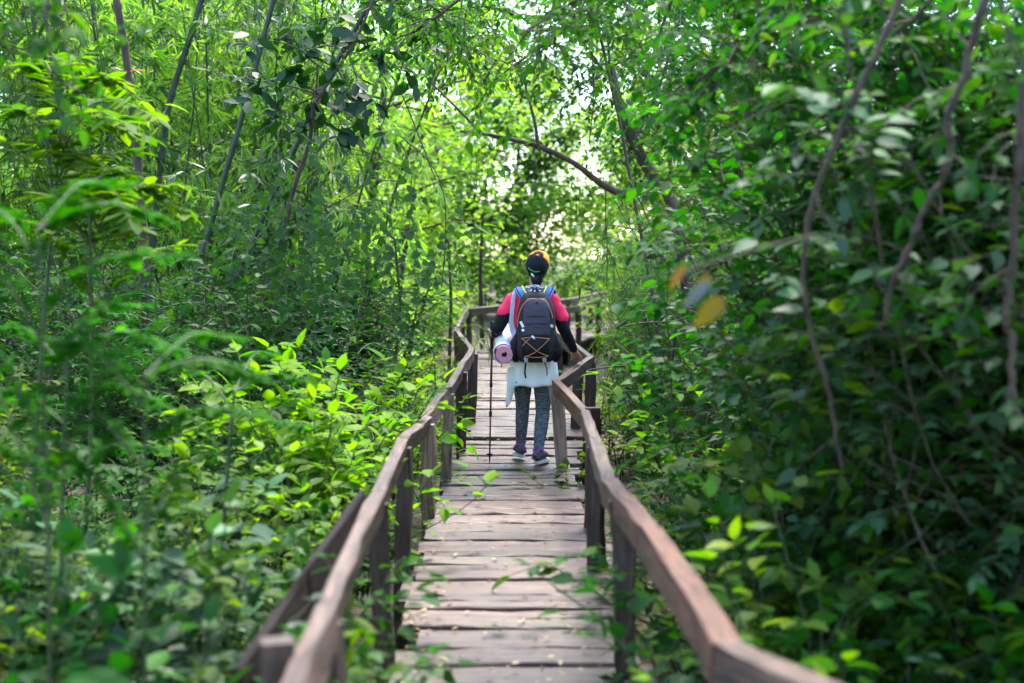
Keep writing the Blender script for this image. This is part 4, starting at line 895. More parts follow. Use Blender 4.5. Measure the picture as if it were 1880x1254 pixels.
band([K_tree], 4, 17, 26, 2.5, 9, -1, (.6, .9), 'pale leafy tree among the bamboo on the left', 'trees among the left bamboo', ['leaf_glow'], 2)
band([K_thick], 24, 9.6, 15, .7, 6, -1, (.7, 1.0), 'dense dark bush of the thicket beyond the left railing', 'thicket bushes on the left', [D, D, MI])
band([K_small, K_small, K_pinn], 30, 7.5, 12, .45, 5, -1, (.8, 1.35), 'small leaved green shrub in front of the left thicket', 'small leaved shrubs on the left', [MI, MI, LI, D])
band([K_small, K_broad, K_herb, K_pinn], 46, 4.6, 8.2, .35, 4, -1, (.7, 1.15), 'knee high leafy shrub crowding the left railing', 'low shrubs along the left railing', [MI, MI, LI, LI])
band([K_broad, K_broad, K_herb], 34, 2.9, 5.4, .4, 3, -1, (.8, 1.15), 'blurred leafy shrub at the near left of the boardwalk', 'near shrubs on the left', [MI, 'leaf_frond', LI, 'leaf_sage_skylit', D])
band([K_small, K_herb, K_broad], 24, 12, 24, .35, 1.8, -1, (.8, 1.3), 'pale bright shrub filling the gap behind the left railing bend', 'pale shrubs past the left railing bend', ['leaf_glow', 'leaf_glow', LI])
# ------------------------------------------------------------------ right side
band([K_small, K_herb, K_bsh], 18, 12, 22, .5, 1.8, 1, (.6, 1.0), 'pale bright shrub at the foot of the right thicket past the hiker', 'pale shrubs past the right railing corner', ['leaf_glow', PA, LI])
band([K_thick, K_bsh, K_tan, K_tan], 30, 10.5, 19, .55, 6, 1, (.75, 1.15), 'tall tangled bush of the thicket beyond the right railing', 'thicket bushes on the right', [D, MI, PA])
band([K_bam, K_tree], 12, 15, 26, 2.2, 9, 1, (.7, 1.1), 'bamboo or slender tree rising behind the right thicket', 'tall growth on the right', [None, PA], 2)
band([K_bsh], 9, 13, 24, .5, 2.0, 1, (.55, .85), 'leaning bamboo spray arching towards the path on the right', 'bamboo sprays on the right', [None, PA, LI])
band([K_small, K_herb, K_small, K_broad], 52, 5.6, 10.5, .35, 4, 1, (.65, 1.1), 'leafy green shrub on the slope right of the boardwalk', 'shrubs on the right slope', [MI, LI, LI, MI])
band([K_broad, K_small, K_broad, K_small], 64, 3.0, 6.0, .4, 2.4, 1, (.8, 1.1), 'blurred dark shrub pressing against the near right railing', 'near shrubs on the right', ['leaf_sage_skylit', MI, LI, 'leaf_sage_skylit', 'leaf_frond'])
band([K_tall], 14, 4.7, 6.2, 1.0, 2.6, 1, (.85, 1.15), 'dense leafy bush forming the near green wall at the right edge', 'near wall of leaves on the right', ['leaf_frond', MI, 'leaf_sage_skylit'])
band([K_tall, K_tall, K_thick], 34, 5.6, 9.0, .9, 4, 1, (.95, 1.3), 'tall dark leafy bush walling in the right of the view', 'tall near bushes on the right', ['leaf_frond', 'leaf_frond', 'leaf_sage_skylit', MI])

for k, (x, d, s_) in enumerate(((3.4, -.5, .7), (-4.6, 5.4, 1.05), (-4.4, 2.0, 1.0), (0.4, -4, .8))):  # unseen trees added beside and behind the camera to shade the near banks
    K_tree.place((x, d, float(ground_z(x, d))), k * 1.3, s_, 'unseen tree added close to the boardwalk to shade the near banks', 'canopy trees added out of view near the boardwalk', k, 'leaf_mid')
# ------------------------------------------------------------------ single plants the photograph shows
def line(pts, d0, d1=None, n=20):
    """smooth world line through photo points with distance going d0 -> d1"""
    d1 = d0 if d1 is None else d1; m = len(pts)
    return smooth_line([P(px, py, d0 + (d1 - d0) * k / (m - 1)) for k, (px, py) in enumerate(pts)], n)
def to_ground(c, back=0.0):
    """continue a trunk line from its lowest point to the soil"""
    e = c[-1]; t = nrm(c[-1] - c[-3]); t[2] = min(t[2], -.5); L = (e[2] - float(ground_z(e[0], e[1])) + .15) / -t[2]
    return np.vstack([c, e + t * L * .5 + A((0, back * .5, 0)), e + t * L + A((0, back, 0))])
def culm(pts, d, r, label, seed, nbr=14, lmat='leaf_bamboo', leaf=.2, wmat='culm', up=2.5, cat='bamboo', name='bamboo_culm'):
    rg = np.random.default_rng(seed); r *= .72; c = to_ground(line(pts, d)); t = nrm(c[0] - c[1])
    c = np.vstack([c[0] + t * up + A((t[0] * .6, 0, -.3)), c[0] + t * up * .5, c]); lv, wd = Leaves(), Wood()
    cum = np.concatenate([[0], np.cumsum(np.linalg.norm(np.diff(c, axis=0), axis=1))]); ks = np.arange(0, cum[-1], .037)
    cc = np.stack([np.interp(ks, cum, c[:, q]) for q in range(3)], 1); rr2 = r * (.6 + .4 * ks / cum[-1]) * np.where(np.arange(len(ks)) % 9 == 0, 1.28, 1.0)
    wd.tube(cc, rr2, 8)
    if nbr: bamboo_sprays(rg, lv, wd, c[::-1], nbr, leaf, 5, .75, .3)
    return one(name, lv, wd, lmat, wmat, label, cat, lname='foliage', wname='culm' if cat == 'bamboo' else 'trunk')
culm([(505, -10), (470, 120), (440, 230), (412, 325), (385, 420)], 13.0, .045, 'thick dark green bamboo culm leaning right, left of the dark broadleaf tree', 1)
culm([(690, -15), (640, 75), (590, 165), (545, 265), (505, 350), (470, 430)], 12.3, .036, 'slim leaning bamboo culm running through the dark broadleaf crown', 2, 10)
culm([(372, -10), (352, 60), (330, 125), (310, 195), (298, 275), (290, 350)], 14.5, .055, 'short mottled bamboo culm with peeling brown sheath, between brown trunk and thick culm', 3)
culm([(95, 130), (105, 210), (130, 285), (150, 360)], 13.5, .028, 'thin dark bamboo stem at the far left behind the yellow-green fronds', 4, 12)
o = culm([(212, -10), (226, 70), (236, 140), (246, 230), (254, 310), (262, 420), (266, 540)], 12.6, .06, 'straight brown tree trunk with peeling reddish bark among the left bamboo', 5, 0, wmat='bark', cat='tree', name='tree_trunk')
culm([(318, -10), (305, 100), (300, 190), (330, 330)], 17, .035, 'grey green bamboo stem far behind the brown trunk', 6, 18, 'leaf_pale')
lv = Leaves(); lv.add('oblong', [P(238, 131, 12.5)], A([(.8, -.5, .02)]), A([(0, -.2, 1)]), .20, .8); lv.add('oblong', [P(232, 133, 12.5)], A([(-.8, -.5, -.1)]), A([(0, -.2, 1)]), .07, .8)
M['leaf_orange'] = leaf_mat('orange_leaf', [(0, (0.5, 0.10, 0.03)), (1, (0.6, 0.14, 0.04))], .3, (1, 1, 1))
tag(link('orange_dead_leaf', lv.mesh('orange_dead_leaf', M['leaf_orange'])), 'orange dead leaf caught across the brown trunk at upper left', 'dead leaf')

# fronds: pinnate saplings at the left
def frond_plant(base_px, d, tips, leaf, npair, label, lmat, seed, name='pinnate_sapling', stem_top=None, drp=.06):
    """stem from the soil to stem_top, then one long frond to every tip pixel"""
    rg = np.random.default_rng(seed); lv, wd = Leaves(), Wood(); b = on_ground(base_px, d)
    tp = P(*stem_top, d); c = smooth_line([b, b * .5 + tp * .5 + A((rg.normal(0, .05), 0, 0)), tp], 10); wd.tube(c, np.linspace(.013, .006, 10) * d / 6, 6)
    for (s, tx, ty, dd) in tips:
        p0 = sample(c, A([s]))[0][0]; p1 = P(tx, ty, d + dd); mid = (p0 + p1) / 2 + A((0, 0, drp + .10 * np.linalg.norm(p1 - p0)))
        f = smooth_line([p0, mid, p1], 12); wd.tube(f, np.linspace(.005, .0016, 12), 4); L = np.linalg.norm(p1 - p0)
        leaves_on(rg, lv, f, 'oblong', leaf * (.95 if d < 6 else 1.05), L / npair * (.62 if d < 6 else 1), .08, .35, .18, 1.05 if d < 6 else 1.1, True, flat=.12)
    return one(name, lv, wd, lmat, 'stem', label, 'sapling')
frond_plant(35, 7.2, [(1, 215, 150, .2), (1, 150, 120, .8), (.98, 30, 118, .2), (.95, 285, 215, -.3), (.9, 270, 250, .1), (.9, 20, 200, -.3), (.8, 250, 280, .3), (1, 260, 185, .5), (.97, 70, 110, .3), (.85, 160, 300, -.2), (.9, 230, 225, -.6), (.75, 10, 260, -.4), (.7, 180, 330, -.3)], .13, 20, 'tall yellow-green sapling with arching pinnate fronds at the upper left', 'leaf_lime', 31, stem_top=(115, 190))
frond_plant(120, 6.6, [(1, 345, 390, .1), (1, 290, 350, .5), (.95, 210, 310, .4), (.9, 60, 360, .2), (.85, 260, 420, -.2), (.8, 20, 400, -.2), (.75, 330, 450, .3), (1, 240, 400, -.3), (.92, 320, 340, .1), (.88, 130, 340, .4)], .115, 22, 'lime sapling with drooping pinnate fronds below the tall one at left', 'leaf_lime', 32, stem_top=(165, 372))
frond_plant(60, 3.9, [(1, 300, 400, .2), (1, 220, 340, .4), (.95, -40, 380, .2), (.9, 330, 470, -.1), (.85, -60, 470, .1), (.8, 250, 540, .1), (.7, -80, 560, 0), (.65, 280, 600, -.2), (.6, -60, 640, .2)], .085, 19, 'blurred near sapling with broad feathery fronds at the left edge', 'leaf_frond', 33, stem_top=(70, 420), drp=.02)
frond_plant(250, 3.8, [(1, 480, 690, .1), (1, 430, 620, .4), (.95, 80, 620, .2), (.9, 470, 760, -.1), (.85, 60, 700, .1), (.75, 380, 830, .2), (.7, 90, 800, -.1)], .075, 20, 'blurred near sapling with flat feathery fronds, left of the bright shrub', 'leaf_frond', 34, stem_top=(265, 690), drp=.015)
frond_plant(150, 4.6, [(1, 330, 640, .2), (1, 260, 560, .3), (.95, 0, 600, .2), (.9, 300, 740, -.1), (.85, -20, 720, .1), (.75, 290, 820, .1), (.7, 10, 830, 0)], .08, 20, 'dark blurred feathery sapling with a thin upright stem at lower left', 'leaf_frond', 35, stem_top=(125, 640), drp=.02)
frond_plant(430, 5.6, [(1, 560, 700, .2), (1, 500, 650, .5), (.95, 330, 680, .2), (.85, 560, 780, -.1), (.8, 310, 760, .1)], .07, 16, 'small feathery sapling in front of the bright left shrub', 'leaf_frond', 36, stem_top=(430, 720), drp=.02)

# dark broadleaf tree, upper left of centre
rg = np.random.default_rng(41); lv, wd = Leaves(), Wood()
tr = to_ground(line([(575, 190), (568, 260), (545, 330), (520, 420), (505, 520)], 11.2)); wd.tube(tr, np.linspace(.014, .022, len(tr)), 7)
stem = np.vstack([line([(705, -60), (660, 60), (610, 140), (575, 195)], 11.5, 11.2, 16), tr[1:6]]); wd.tube(stem, np.linspace(.010, .016, len(stem)), 6)
for tx, ty, dd in ((455, 75, 0), (480, 150, -.3), (440, 185, .2), (530, 60, .3), (590, 40, 0), (650, 70, .3), (700, 95, .2), (655, 150, -.3), (610, 120, -.4), (540, 130, -.3), (500, 215, .2), (660, 225, .2), (620, 255, -.2), (745, 130, .4), (775, 60, .5), (560, 95, -.2), (720, 30, .3), (690, 190, 0), (580, 190, .1), (630, 185, -.2), (560, 230, .2)):
    e = P(tx, ty, 11.2 + dd); k = int(np.argmin(np.linalg.norm(stem - e - A((0, 0, .3)), axis=1))); b0 = stem[k]; m_ = (b0 + e) / 2 + A((0, 0, .09)) + rg.normal(0, .05, 3); c = smooth_line([b0, m_, e], 9); wd.tube(c, np.linspace(.007, .0025, 9), 5)
    leaves_on(rg, lv, c, 'oblong', .17, .14, .5, .5, .3, 1.15, flat=.45)
    N = 8; lv.add('oblong', e + rg.normal(0, .06, (N, 3)), rdir(rg, N, .5) - A((0, 0, .35)), nrm(A((0, -.3, 1)) + rg.normal(0, .5, (N, 3))), .18 * rg.uniform(.6, 1.2, N), 1.2)
one('broadleaf_tree', lv, wd, 'leaf_blue', 'bark', 'dark broadleaf tree with drooping blue-green leaves between the leaning bamboo culms', 'tree', lname='crown', wname='trunk')

# heart leaved climbers over the left thicket
for k, (px, py, d) in enumerate(((560, 470, 10.6), (620, 520, 10.8), (480, 520, 10.4), (650, 430, 11.3))):
    p = P(px, py + 110, d)
    K_heart.place(p, U(-.3, .3), U(.75, .95), ['pale heart-leaved climber hanging over the thicket left of the bright gap', 'heart-leaved climber low on the thicket behind the bright shrub', 'heart-leaved climber at the left of the pale climber patch', 'small heart-leaved climber high on the left thicket'][k], None, k)

# bright shrubs beside the left railing, and the sapling on the right
def bright(px, py, d, h, label, seed, leaf=.15, nst=6, kind='ovate', lm='leaf_lime', ntw=5, spread=.42):
    lv, wd = shrub(seed, h, nst, kind, leaf, spread, ntw, .26, .5, droop=.22, width=1.2, lo=.45, base_r=.006)
    o = one('bright_shrub', lv, wd, lm, 'stem', label, 'shrub'); x = (px - 940) / FPX * d; top = P(px, py, d)[2]
    pts = np.concatenate([q[1] for q in lv.b]); s_ = 1 if px > 940 else -1
    for k in range(14):
        if in_the_way(pts + A((x, d, top - h * .97))) < 1.0: break
        x += s_ * .05
    o.location = (x, d, top - h * .97); return o
bright(625, 660, 8.0, 1.3, 'bright yellow-green shrub with large soft leaves beside the left railing', 51, .145, 15, lm='leaf_bright')
bright(700, 690, 8.9, 1.15, 'yellow-green shrub touching the left railing, right of the largest bright one', 52, .13, 13, lm='leaf_bright')
bright(760, 648, 10.6, 1.2, 'slender lime shrub rising behind the middle of the left railing', 53, .12, 8, lm='leaf_bright')
bright(545, 690, 7.6, 1.1, 'mid green large-leaved shrub left of the largest bright one', 54, .13, 13, lm='leaf_bright')
bright(400, 800, 7.0, .9, 'yellowing low shrub in the dark gap of the left bank', 55, .13, 6)
bright(640, 790, 7.2, .9, 'lime low shrub under the left railing bend', 56, .11, 8, lm='leaf_bright')
bright(560, 850, 6.4, .8, 'low yellow-green bush in front of the left railing bend', 57, .09, 9, lm='leaf_bright')
bright(1125, 712, 9.3, 1.3, 'lime sapling with soft round leaves right behind the right railing post', 58, .15, 7, lm='leaf_bright')
bright(1165, 750, 8.6, 1.1, 'bright leafy shrub on the right slope beside the lime sapling', 59, .12, 9, lm='leaf_bright')
bright(1130, 660, 12.8, 1.3, 'pale lime shrub behind the right railing corner', 60, .08, 9)
bright(1150, 590, 14.5, 1.9, 'pale bright bush right of the hiker at the foot of the bamboo', 61, .09, 10, lm='leaf_pale')
bright(1420, 545, 5.6, 1.9, 'bright green sprig catching light in the dark right foliage', 462, .12, 5)
bright(1385, 690, 5.2, 1.5, 'lime leafed bush at the right under the long bare branch', 63, .11, 7)
bright(1800, 520, 6.4, 2.2, 'bright sprig deep in the dark foliage at the right edge', 64, .10, 6)
bright(820, 610, 15.5, 1.7, 'bright bush behind the left railing where it bends away', 65, .08, 10)
bright(585, 985, 4.7, .8, 'mid green bush growing over the upper end of the brace board', 501, .08, 8, lm='leaf_mid', spread=.5)
bright(500, 1085, 4.1, .8, 'leafy bush half hiding the lower end of the brace board', 502, .09, 8, lm='leaf_lime', spread=.5)
bright(380, 1060, 4.2, .8, 'low bluish green bush left of the brace board', 503, .10, 8, lm='leaf_blue', spread=.5)
bright(610, 1180, 4.0, .5, 'small leafy bush below the left railing near the stub post', 504, .08, 7, lm='leaf_mid', spread=.5)
bright(1330, 930, 4.9, 1.1, 'fresh green bush pressing on the near right railing', 505, .10, 9, lm='leaf_mid', spread=.5)
bright(1480, 1000, 4.3, 1.1, 'yellow-green bush outside the near right railing', 506, .10, 9, lm='leaf_lime', spread=.5)
# weeds pushing through the deck edge
for k, (px, py, d, h, lb) in enumerate(((1030, 835, 9.6, .45, 'heart-leaved weed growing over the right deck edge near the hiker'), (808, 845, 9.8, .45, 'little weed at the foot of a left railing post'), (768, 920, 8.2, .5, 'leafy creeper beside the left deck edge in the middle distance'), (745, 985, 7.3, .4, 'creeper with round leaves spilling onto the planks at left'), (1075, 960, 8.1, .3, 'tiny lime weed at the right deck edge'), (1140, 1050, 6.3, .25, 'leafy sprig poking over the right deck edge'), (700, 1090, 5.9, .4, 'low leaves growing under the left railing'))):
    lv, wd = shrub(70 + k, h, 4, 'heart' if k in (0, 3) else 'ovate', .075, .4, 4, .35, .7, lo=.3, base_r=.008)
    o = one('deck_weed', lv, wd, 'leaf_mid' if k not in (0, 4) else 'leaf_lime', 'stem', lb, 'weed'); p = P(px, py, d); o.location = (p[0] + (.10 if px > 940 else -.10), d, p[2] - h * .95)

# arching dead branch over the path and its tree
rg = np.random.default_rng(77); lv, wd = Leaves(), Wood()
mn = line([(846, 241), (900, 248), (985, 268), (1050, 297), (1105, 338), (1150, 357), (1195, 342), (1225, 322)], 12.6, 13.0, 30); wd.tube(mn, np.interp(np.arange(30), [0, 8, 20, 29], [.010, .022, .034, .045]), 8)
tk = to_ground(line([(1120, 120), (1140, 205), (1165, 262), (1195, 318), (1225, 350), (1245, 420), (1262, 520)], 13.2, 13.0, 16)); wd.tube(tk, np.linspace(.045, .07, len(tk)), 8)
for pts in ([(790, 150), (835, 195), (868, 228), (885, 245)], [(955, 120), (970, 180), (982, 225), (988, 266)], [(1140, 205), (1120, 120), (1110, 40), (1060, -20)], [(1165, 262), (1210, 160), (1240, 60)]):
    c = line(pts, 12.7, 12.65, 12); wd.tube(c, np.linspace(.007, .017, 12), 6)
    leaves_on(rg, lv, c, 'ovate', .07, .12, .0, .5, .3)
for q in np.linspace(.05, .8, 12):
    b0 = sample(mn, A([q]))[0][0]; tw = curve(rg, b0, rdir(rg, 1, .6)[0] + A((0, 0, -.3)), rg.uniform(.2, .5), 5, .2, -.1); wd.tube(tw, .002, 3); leaves_on(rg, lv, tw, 'lance', .10, .07, .2, .7, .5)
one('leaning_tree', lv, wd, 'leaf_mid', 'bark', 'leaning tree whose bare branch arches over the path above the hiker', 'tree', lname='leaves', wname='trunk')
culm([(1128, 180), (1140, 235), (1165, 370), (1185, 470), (1205, 590), (1215, 690)], 12.0, .026, 'slim grey pole-like stem crossing the arching branch right of the hiker', 8, 0, wmat='bark_grey', cat='tree', name='slender_trunk', up=1.5)
culm([(1250, 560), (1240, 610), (1232, 700)], 11.4, .018, 'thin green bamboo shoot in the tangle right of the path', 9, 4, up=.3, leaf=.12)
culm([(1190, 600), (1205, 650), (1210, 700)], 11.8, .02, 'short green bamboo shoot beside the pole-like stem', 10, 4, up=.3, leaf=.12)
culm([(826, 500), (828, 560), (826, 630)], 17.0, .035, 'dark slim trunk behind the left railing bend', 12, 6, 'leaf_pale', wmat='bark', cat='tree', name='slender_trunk', up=.7)
culm([(885, 430), (882, 500), (884, 580)], 27.0, .07, 'hazy slim trunk far beyond the path', 13, 0, wmat='bark_grey', cat='tree', name='slender_trunk', up=.7)
culm([(730, 500), (735, 570), (728, 640)], 15, .03, 'thin trunk in the shade behind the left railing', 14, 4, 'leaf_pale', wmat='bark', cat='tree', name='slender_trunk', up=.7)
# hanging vines
for k, (pts, d, lb) in enumerate((([(1113, 330), (1112, 400), (1115, 460), (1114, 525)], 13.2, 'thin dark vine hanging straight down right of the hiker'), ([(735, 250), (790, 300), (815, 360), (818, 440), (812, 520)], 12.5, 'thin vine curving down left of the bright gap'), ([(690, 330), (735, 330), (750, 300), (735, 260)], 12, 'looped thin vine at left of the bright gap'), ([(720, 140), (745, 190), (800, 330)], 11.5, 'taut thin vine slanting through the upper left foliage'), ([(1085, 60), (1090, 170), (1082, 260)], 12, 'short hanging vine above the arching branch'), ([(480, 330), (560, 385), (640, 360), (700, 300)], 11.3, 'sagging vine strung across the left thicket'))):
    wd = Wood(); c = line(pts, d, d + .3, 18); wd.tube(c, .0055, 5); tag(link('hanging_vine', wd.mesh('hanging_vine', M['twig'])), lb, 'vine')

# near bare branches on the right
def near_branch(pts, d0, d1, r, label, seed, subs=(), lmat='leaf_dark', leaf=.085, ntw=12, tl=.35, mat='bark_grey'):
    rg = np.random.default_rng(seed); lv, wd = Leaves(), Wood(); n = 64; r *= .62; c = line(pts, d0, d1, n); c += rg.normal(0, .0025, c.shape) + .006 * np.sin(np.cumsum(rg.uniform(.15, .6, n)) + rg.uniform(0, 6))[:, None] * A((1, .5, 0)); c[::9] += rg.normal(0, .006, c[::9].shape)
    kn = 1 + .15 * rg.random(n) + np.where(rg.random(n) < .12, rg.uniform(.2, .55, n), 0); wd.tube(c, r * np.linspace(1.0, .62, n) * kn, 7)
    side_w = []
    for sp2, q0, q1 in subs:
        w2 = Wood(); s_ = line(sp2, q0, q1, 12); w2.tube(s_, np.linspace(.5, .25, 12) * r, 5); side_w.append(w2); leaves_on(rg, lv, s_, 'ovate', leaf, leaf * 1.3, .3, .5, .35)
    for q in rg.uniform(.02, 1, ntw):
        b0, t, _ = sample(c, A([q])); tw = curve(rg, b0[0], t[0] * .2 + rdir(rg, 1, .5)[0], tl * rg.uniform(.5, 1.2), 5, .15, -.08); wd.tube(tw, np.linspace(.003, .0013, 6), 4)
        leaves_on(rg, lv, tw, 'ovate', leaf, leaf * .7, .2, .6, .4)
    o = one('bare_branch', lv, wd, lmat, mat, label, 'branch', lname='leaves', wname='limb')
    for w2 in side_w: link('side_branch', w2.mesh('side_branch', M[mat]), o)
    return o
near_branch([(1670, -60), (1615, 90), (1560, 200), (1515, 310), (1480, 430), (1475, 500), (1492, 620), (1525, 740), (1550, 860)], 4.6, 4.8, 0.0172, 'long thin dark branch hanging down at right, leftmost of the bare ones', 91, [([(1310, 60), (1400, 130), (1475, 195), (1535, 235)], 6.45, 6.00), ([(1320, 300), (1400, 255), (1490, 207)], 6.45, 6.15)], 'leaf_blue', .10, 16)
near_branch([(1825, -60), (1775, 120), (1745, 200), (1740, 290), (1700, 385), (1655, 480), (1618, 600)], 4.3, 4.5, 0.0198, 'knotty pale brown branch hanging at right between two thinner ones', 92, [([(1745, 290), (1800, 300), (1880, 330)], 5.25, 5.40), ([(1670, 450), (1635, 462)], 5.25, 5.25)], 'leaf_dark', .09, 8)
near_branch([(1900, 40), (1872, 250), (1862, 420), (1850, 560), (1856, 640), (1868, 780)], 4.2, 4.3, 0.0217, 'thick bare branch hanging at the right edge', 93, [([(1860, 520), (1810, 520), (1780, 525)], 4.95, 4.95)], 'leaf_dark', .09, 8)
near_branch([(1430, -40), (1445, 60), (1440, 150), (1410, 220)], 7.20, 7.50, 0.0127, 'short dark branch dropping from the canopy at upper right', 94, (), 'leaf_mid', .10, 16, .5, 'bark')
near_branch([(1700, 40), (1640, 230), (1590, 330)], 6.90, 7.20, 0.0077, 'very thin twig hanging among the right branches', 95, (), 'leaf_dark', .09, 10)
near_branch([(1580, 200), (1590, 320), (1600, 460)], 5.55, 5.55, 0.0057, 'thin pale liana beside the leftmost bare branch', 96, (), 'leaf_dark', .09, 3)
near_branch([(1800, 640), (1720, 750), (1715, 840)], 6.00, 6.00, 0.0089, 'short dead stick low in the right foliage', 97, (), 'leaf_dark', .1, 8, mat='bark')
# yellowing leaves hanging in front
rg = np.random.default_rng(99); lv = Leaves(); wd = Wood(); c = line([(1500, 430), (1400, 455), (1310, 480), (1255, 500)], 3.5, 3.3, 12); wd.tube(c, .0024, 4)
lv.add('fine', [P(1303, 503, 3.3)], A([(-.5, -.15, -.85)]), A([(.4, -1, .45)]), .072, 1.0); lv.add('fine', [P(1330, 545, 3.3)], A([(-.72, -.15, -.72)]), A([(.35, -1, .5)]), .098, 1.1)
o = one('yellow_leaf_spray', lv, wd, 'leaf_yellow', 'twig', 'twig with yellowing leaves hanging blurred in front of the right thicket', 'twig', lname='leaves', wname='twig')
lv = Leaves(); lv.add('fine', [P(1305, 515, 3.25)], A([(-.78, -.1, -.68)]), A([(.1, -.8, .6)]), .09, .75); link('grey_leaf', lv.mesh('grey_leaf', leaf_mat('grey_leaf', [(0, (.10, .11, .10)), (1, (.12, .13, .12))], .15, (1, 1, 1))), o)
lv = Leaves(); lv.add('fine', [P(1258, 485, 3.3)], A([(-.5, -.1, -.85)]), A([(.2, -1, .2)]), .07, .6); link('orange_leaf', lv.mesh('orange_leaf', leaf_mat('orange_brown_leaf', [(0, (.16, .075, .015)), (1, (.18, .085, .02))], .35, (1, 1, .5))), o)

# boughs of the canopy that dip into the top of the view
def bough(px, py, d, ex, ey, ed, r, leaf, lmat, label, seed, ntw=26, kind='ovate', tl=.7, spacing=.6):
    rg = np.random.default_rng(seed); lv, wd = Leaves(), Wood(); a, b0 = P(px, py, d), P(ex, ey, ed); m_ = (a + b0) / 2 + A((0, 0, .15)); c = smooth_line([a, m_, b0], 12); wd.tube(c, np.linspace(r, r * .3, 12), 6)
    for q in rg.uniform(.1, 1, ntw):
        p0, t, _ = sample(c, A([q])); tw = curve(rg, p0[0], t[0] * .3 + rdir(rg, 1, .5)[0], tl * rg.uniform(.4, 1.2), 6, .16, -.08); wd.tube(tw, np.linspace(r * .25, .0015, 7), 4)
        leaves_on(rg, lv, tw, kind, leaf, leaf * spacing, .1, .6, .3)
        for q2 in (.4, .7):
            p2, t2, _ = sample(tw, A([q2])); t3 = curve(rg, p2[0], t2[0] * .5 + rdir(rg, 1, .4)[0], tl * .45, 4, .15, -.1); wd.tube(t3, .0014, 3); leaves_on(rg, lv, t3, kind, leaf * .9, leaf * spacing, .1, .6, .3)
    return one('canopy_bough', lv, wd, lmat, 'bark', label, 'bough', lname='leaves', wname='limb')
bough(1500, -120, 6.6, 960, 60, 6.4, .02, .075, 'leaf_mid', 'blurred leafy bough reaching in from the upper right over the path', 201, 30)
bough(1620, 40, 6.2, 1230, 190, 6.2, .018, .075, 'leaf_mid', 'blurred leafy bough at upper right under the long one', 202, 28)
bough(1900, 60, 5.8, 1500, 250, 5.8, .02, .085, 'leaf_dark', 'dark leafy bough behind the hanging branches at right', 203, 30)
bough(1950, 250, 6.4, 1420, 400, 6.4, .02, .085, 'leaf_dark', 'dark bough at mid right behind the hanging branches', 204, 32)
bough(1950, -60, 5.4, 1650, 60, 5.4, .02, .09, 'leaf_mid', 'dark leafy bough filling the top right corner', 205, 26)
bough(1180, -160, 11.5, 760, 60, 11.0, .03, .075, 'leaf_mid', 'leafy bough above the arching branch at top centre', 206, 34)
bough(1280, -40, 12.5, 930, 130, 12.0, .03, .075, 'leaf_mid', 'leafy bough just above the arching branch', 207, 34)
bough(600, -140, 12.0, 860, 90, 12.3, .03, .075, 'leaf_mid', 'leafy bough over the path from the left bamboo', 208, 30)
bough(-160, -80, 4.6, 130, 60, 4.8, .016, .085, 'leaf_mid', 'dark blurred bough in the top left corner', 209, 14, tl=.4)
bough(1450, 60, 12.5, 1130, 260, 13.2, .025, .07, 'leaf_dark', 'leafy bough of the leaning tree at right of the arching branch', 210, 34)
bough(1330, -100, 9.5, 1080, 30, 9.2, .02, .07, 'leaf_mid', 'leafy spray hanging over the path at top centre right', 211, 24)
bough(1120, -150, 13.5, 1010, 40, 13.2, .02, .08, 'leaf_lime', 'thick leafy bough closing the top of the gap over the path', 212, 30)
bough(900, -160, 14.5, 830, 90, 14.2, .02, .08, 'leaf_lime', 'leafy bough hanging at top centre left of the gap', 213, 28)
bough(1250, 100, 14, 1060, 170, 14.0, .02, .075, 'leaf_dark', 'drooping bough at the upper right of the gap', 214, 26)
bough(520, -160, 13, 760, 40, 13.0, .02, .08, 'leaf_mid', 'leafy bough hanging at the top just right of the broadleaf tree', 217, 30)
bough(980, -170, 11.5, 1180, 60, 11.5, .02, .075, 'leaf_mid', 'low leafy bough at the top right of centre', 218, 32)
bough(1300, -120, 10.5, 1180, 160, 10.8, .02, .075, 'leaf_dark', 'dark bough drooping at the right of the arching branch', 219, 30)
bough(700, -160, 15.5, 960, 130, 15.5, .02, .085, 'leaf_mid', 'far leafy bough closing the top of the pale gap', 220, 34)
bough(1980, 420, 5.6, 1560, 560, 5.6, .018, .09, 'leaf_mid', 'leafy bough across the right edge at middle height', 215, 28)
bough(1760, -150, 6.2, 1380, 60, 6.2, .02, .09, 'leaf_mid', 'leafy bough at the top between the right hanging branches', 216, 30)
for px, py, d, k in ((1150, 500, 14.5, 0), (1180, 420, 13.8, 1), (1150, 590, 13.2, 0)):
    K_bsh.place(P(px + 60, py + 330, d), U(0, 6), .72, 'pale bamboo spray with narrow leaves right of the hiker', 'pale bamboo sprays right of the hiker', k, 'leaf_pale')

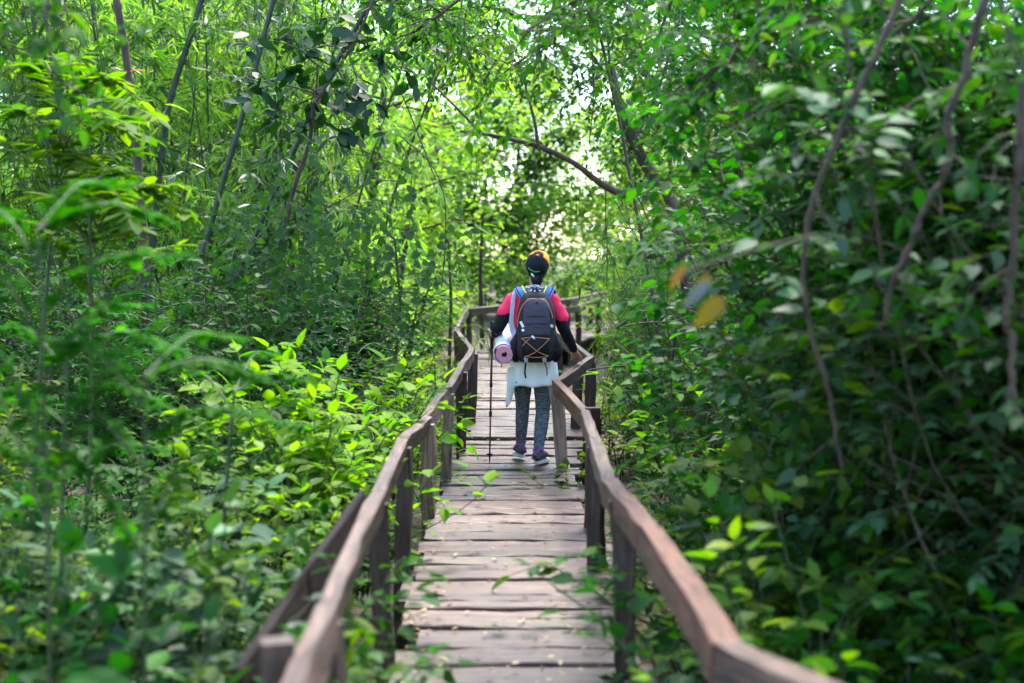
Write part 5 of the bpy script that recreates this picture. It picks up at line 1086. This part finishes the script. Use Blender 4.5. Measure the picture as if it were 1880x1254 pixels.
# every bush gets its own description: what it is, its tone and what it stands beside
LM = [('the near end of the left railing', 600, 1112, 3.6), ('the dark brace board', 590, 1020, 4.4), ('the nearest left railing posts', 708, 1080, 5.4), ('the middle of the left railing', 784, 850, 8.5), ('the left railing bend', 855, 660, 13.2),
      ('the largest bright yellow-green shrub', 625, 690, 8.0), ('the blurred feathery saplings', 200, 560, 3.9), ('the tall yellow-green sapling', 115, 190, 7.2), ('the brown peeling trunk', 250, 300, 12.6), ('the thick leaning bamboo culm', 440, 230, 13.0),
      ('the dark broadleaf tree', 600, 150, 11.2), ('the heart-leaved climbers', 560, 500, 10.6), ('the hiker', 980, 650, 10.9), ('the far pale railing', 980, 555, 26.0), ('the arching bare branch', 1000, 290, 12.6), ('the slim grey pole-like stem', 1180, 450, 12.0),
      ('the right railing corner post', 1078, 690, 11.6), ('the lime sapling on the right', 1125, 750, 9.3), ('the reddish right handrail', 1200, 960, 4.7), ('the near end of the right railing', 1340, 1180, 3.3), ('the twig of yellowing leaves', 1300, 520, 3.4),
      ('the leftmost bare hanging branch', 1490, 500, 4.7), ('the knotty bare branch', 1700, 385, 4.4), ('the bare branch at the right edge', 1860, 500, 4.2), ('the short dead stick at right', 1720, 750, 4.0), ('the thin hanging vines', 790, 380, 12.5), ('the curved gap above the hiker', 960, 400, 34.0)]
KD = {'leafy_shrub': 'small-leaved shrub', 'broadleaf_shrub': 'broad-leaved shrub', 'low_herb': 'low leafy herb', 'thicket_bush': 'tangled bush', 'tall_bush': 'tall leafy bush', 'pinnate_shrub': 'feathery shrub', 'bamboo_clump': 'bamboo clump', 'bamboo_shrub': 'slender bamboo', 'dry_twig_tangle': 'dry twig tangle', 'forest_tree': 'slim tree'}
TN = {None: 'mid green', 'leaf_dark': 'dark green', 'leaf_lime': 'yellow-green', 'leaf_pale': 'pale green', 'leaf_blue': 'bluish green', 'leaf_sage_skylit': 'grey-green', 'leaf_frond': 'fresh green', 'leaf_glow': 'bright pale', 'leaf_mid': 'mid green'}
seen = {}
for o, kd, lm, sc in AUTO:
    if o['group'].startswith('canopy'): continue
    pt = kd.pts[0].mean(axis=0) * sc; c0 = A((*o.location,)) + A((0, 0, pt[2])); px, py, f = [float(q[0]) for q in project(c0[None])]
    nm, lx, ly, ld = min(LM, key=lambda q: math.hypot(px - q[1], .8 * (py - q[2])) / 350 + 1.8 * abs(math.log(f / q[3])))
    q = math.log(f / ld); far_side = 'far ' if abs(px - lx) > 260 else 'close '
    rel = ('far behind' if q > .45 else 'behind') if q > .1 else 'in front of' if q < -.1 else far_side + ('right of' if px > lx else 'left of')
    if abs(q) > .1: rel += (' and right of' if px > lx + 90 else ' and left of' if px < lx - 90 else '')
    rel = rel.replace('in front of and', 'in front and')
    size = 'large ' if sc > 1.12 else 'small ' if sc < .82 else ''
    seen.setdefault(f"{size}{TN[lm]} {KD[kd.name]} {rel} {nm}", []).append((f, o))
def fit(t):
    for cut in (' and right of', ' and left of'):
        if len(t.split()) > 16: t = t.replace(cut, ' of' if 'front' in t else '')
    for cut in ('far ', 'close ', 'leafy ', 'wall of '):
        if len(t.split()) > 16: t = t.replace(cut, '')
    return t
ORD = ['nearest', 'second nearest', 'third nearest', 'fourth nearest', 'fifth nearest', 'sixth nearest']
for lb, obs in seen.items():
    obs.sort(key=lambda q: q[0])
    for k, (f, o) in enumerate(obs): o['label'] = fit(lb if len(obs) == 1 else (ORD[min(k, 5)] + ' ' + lb))
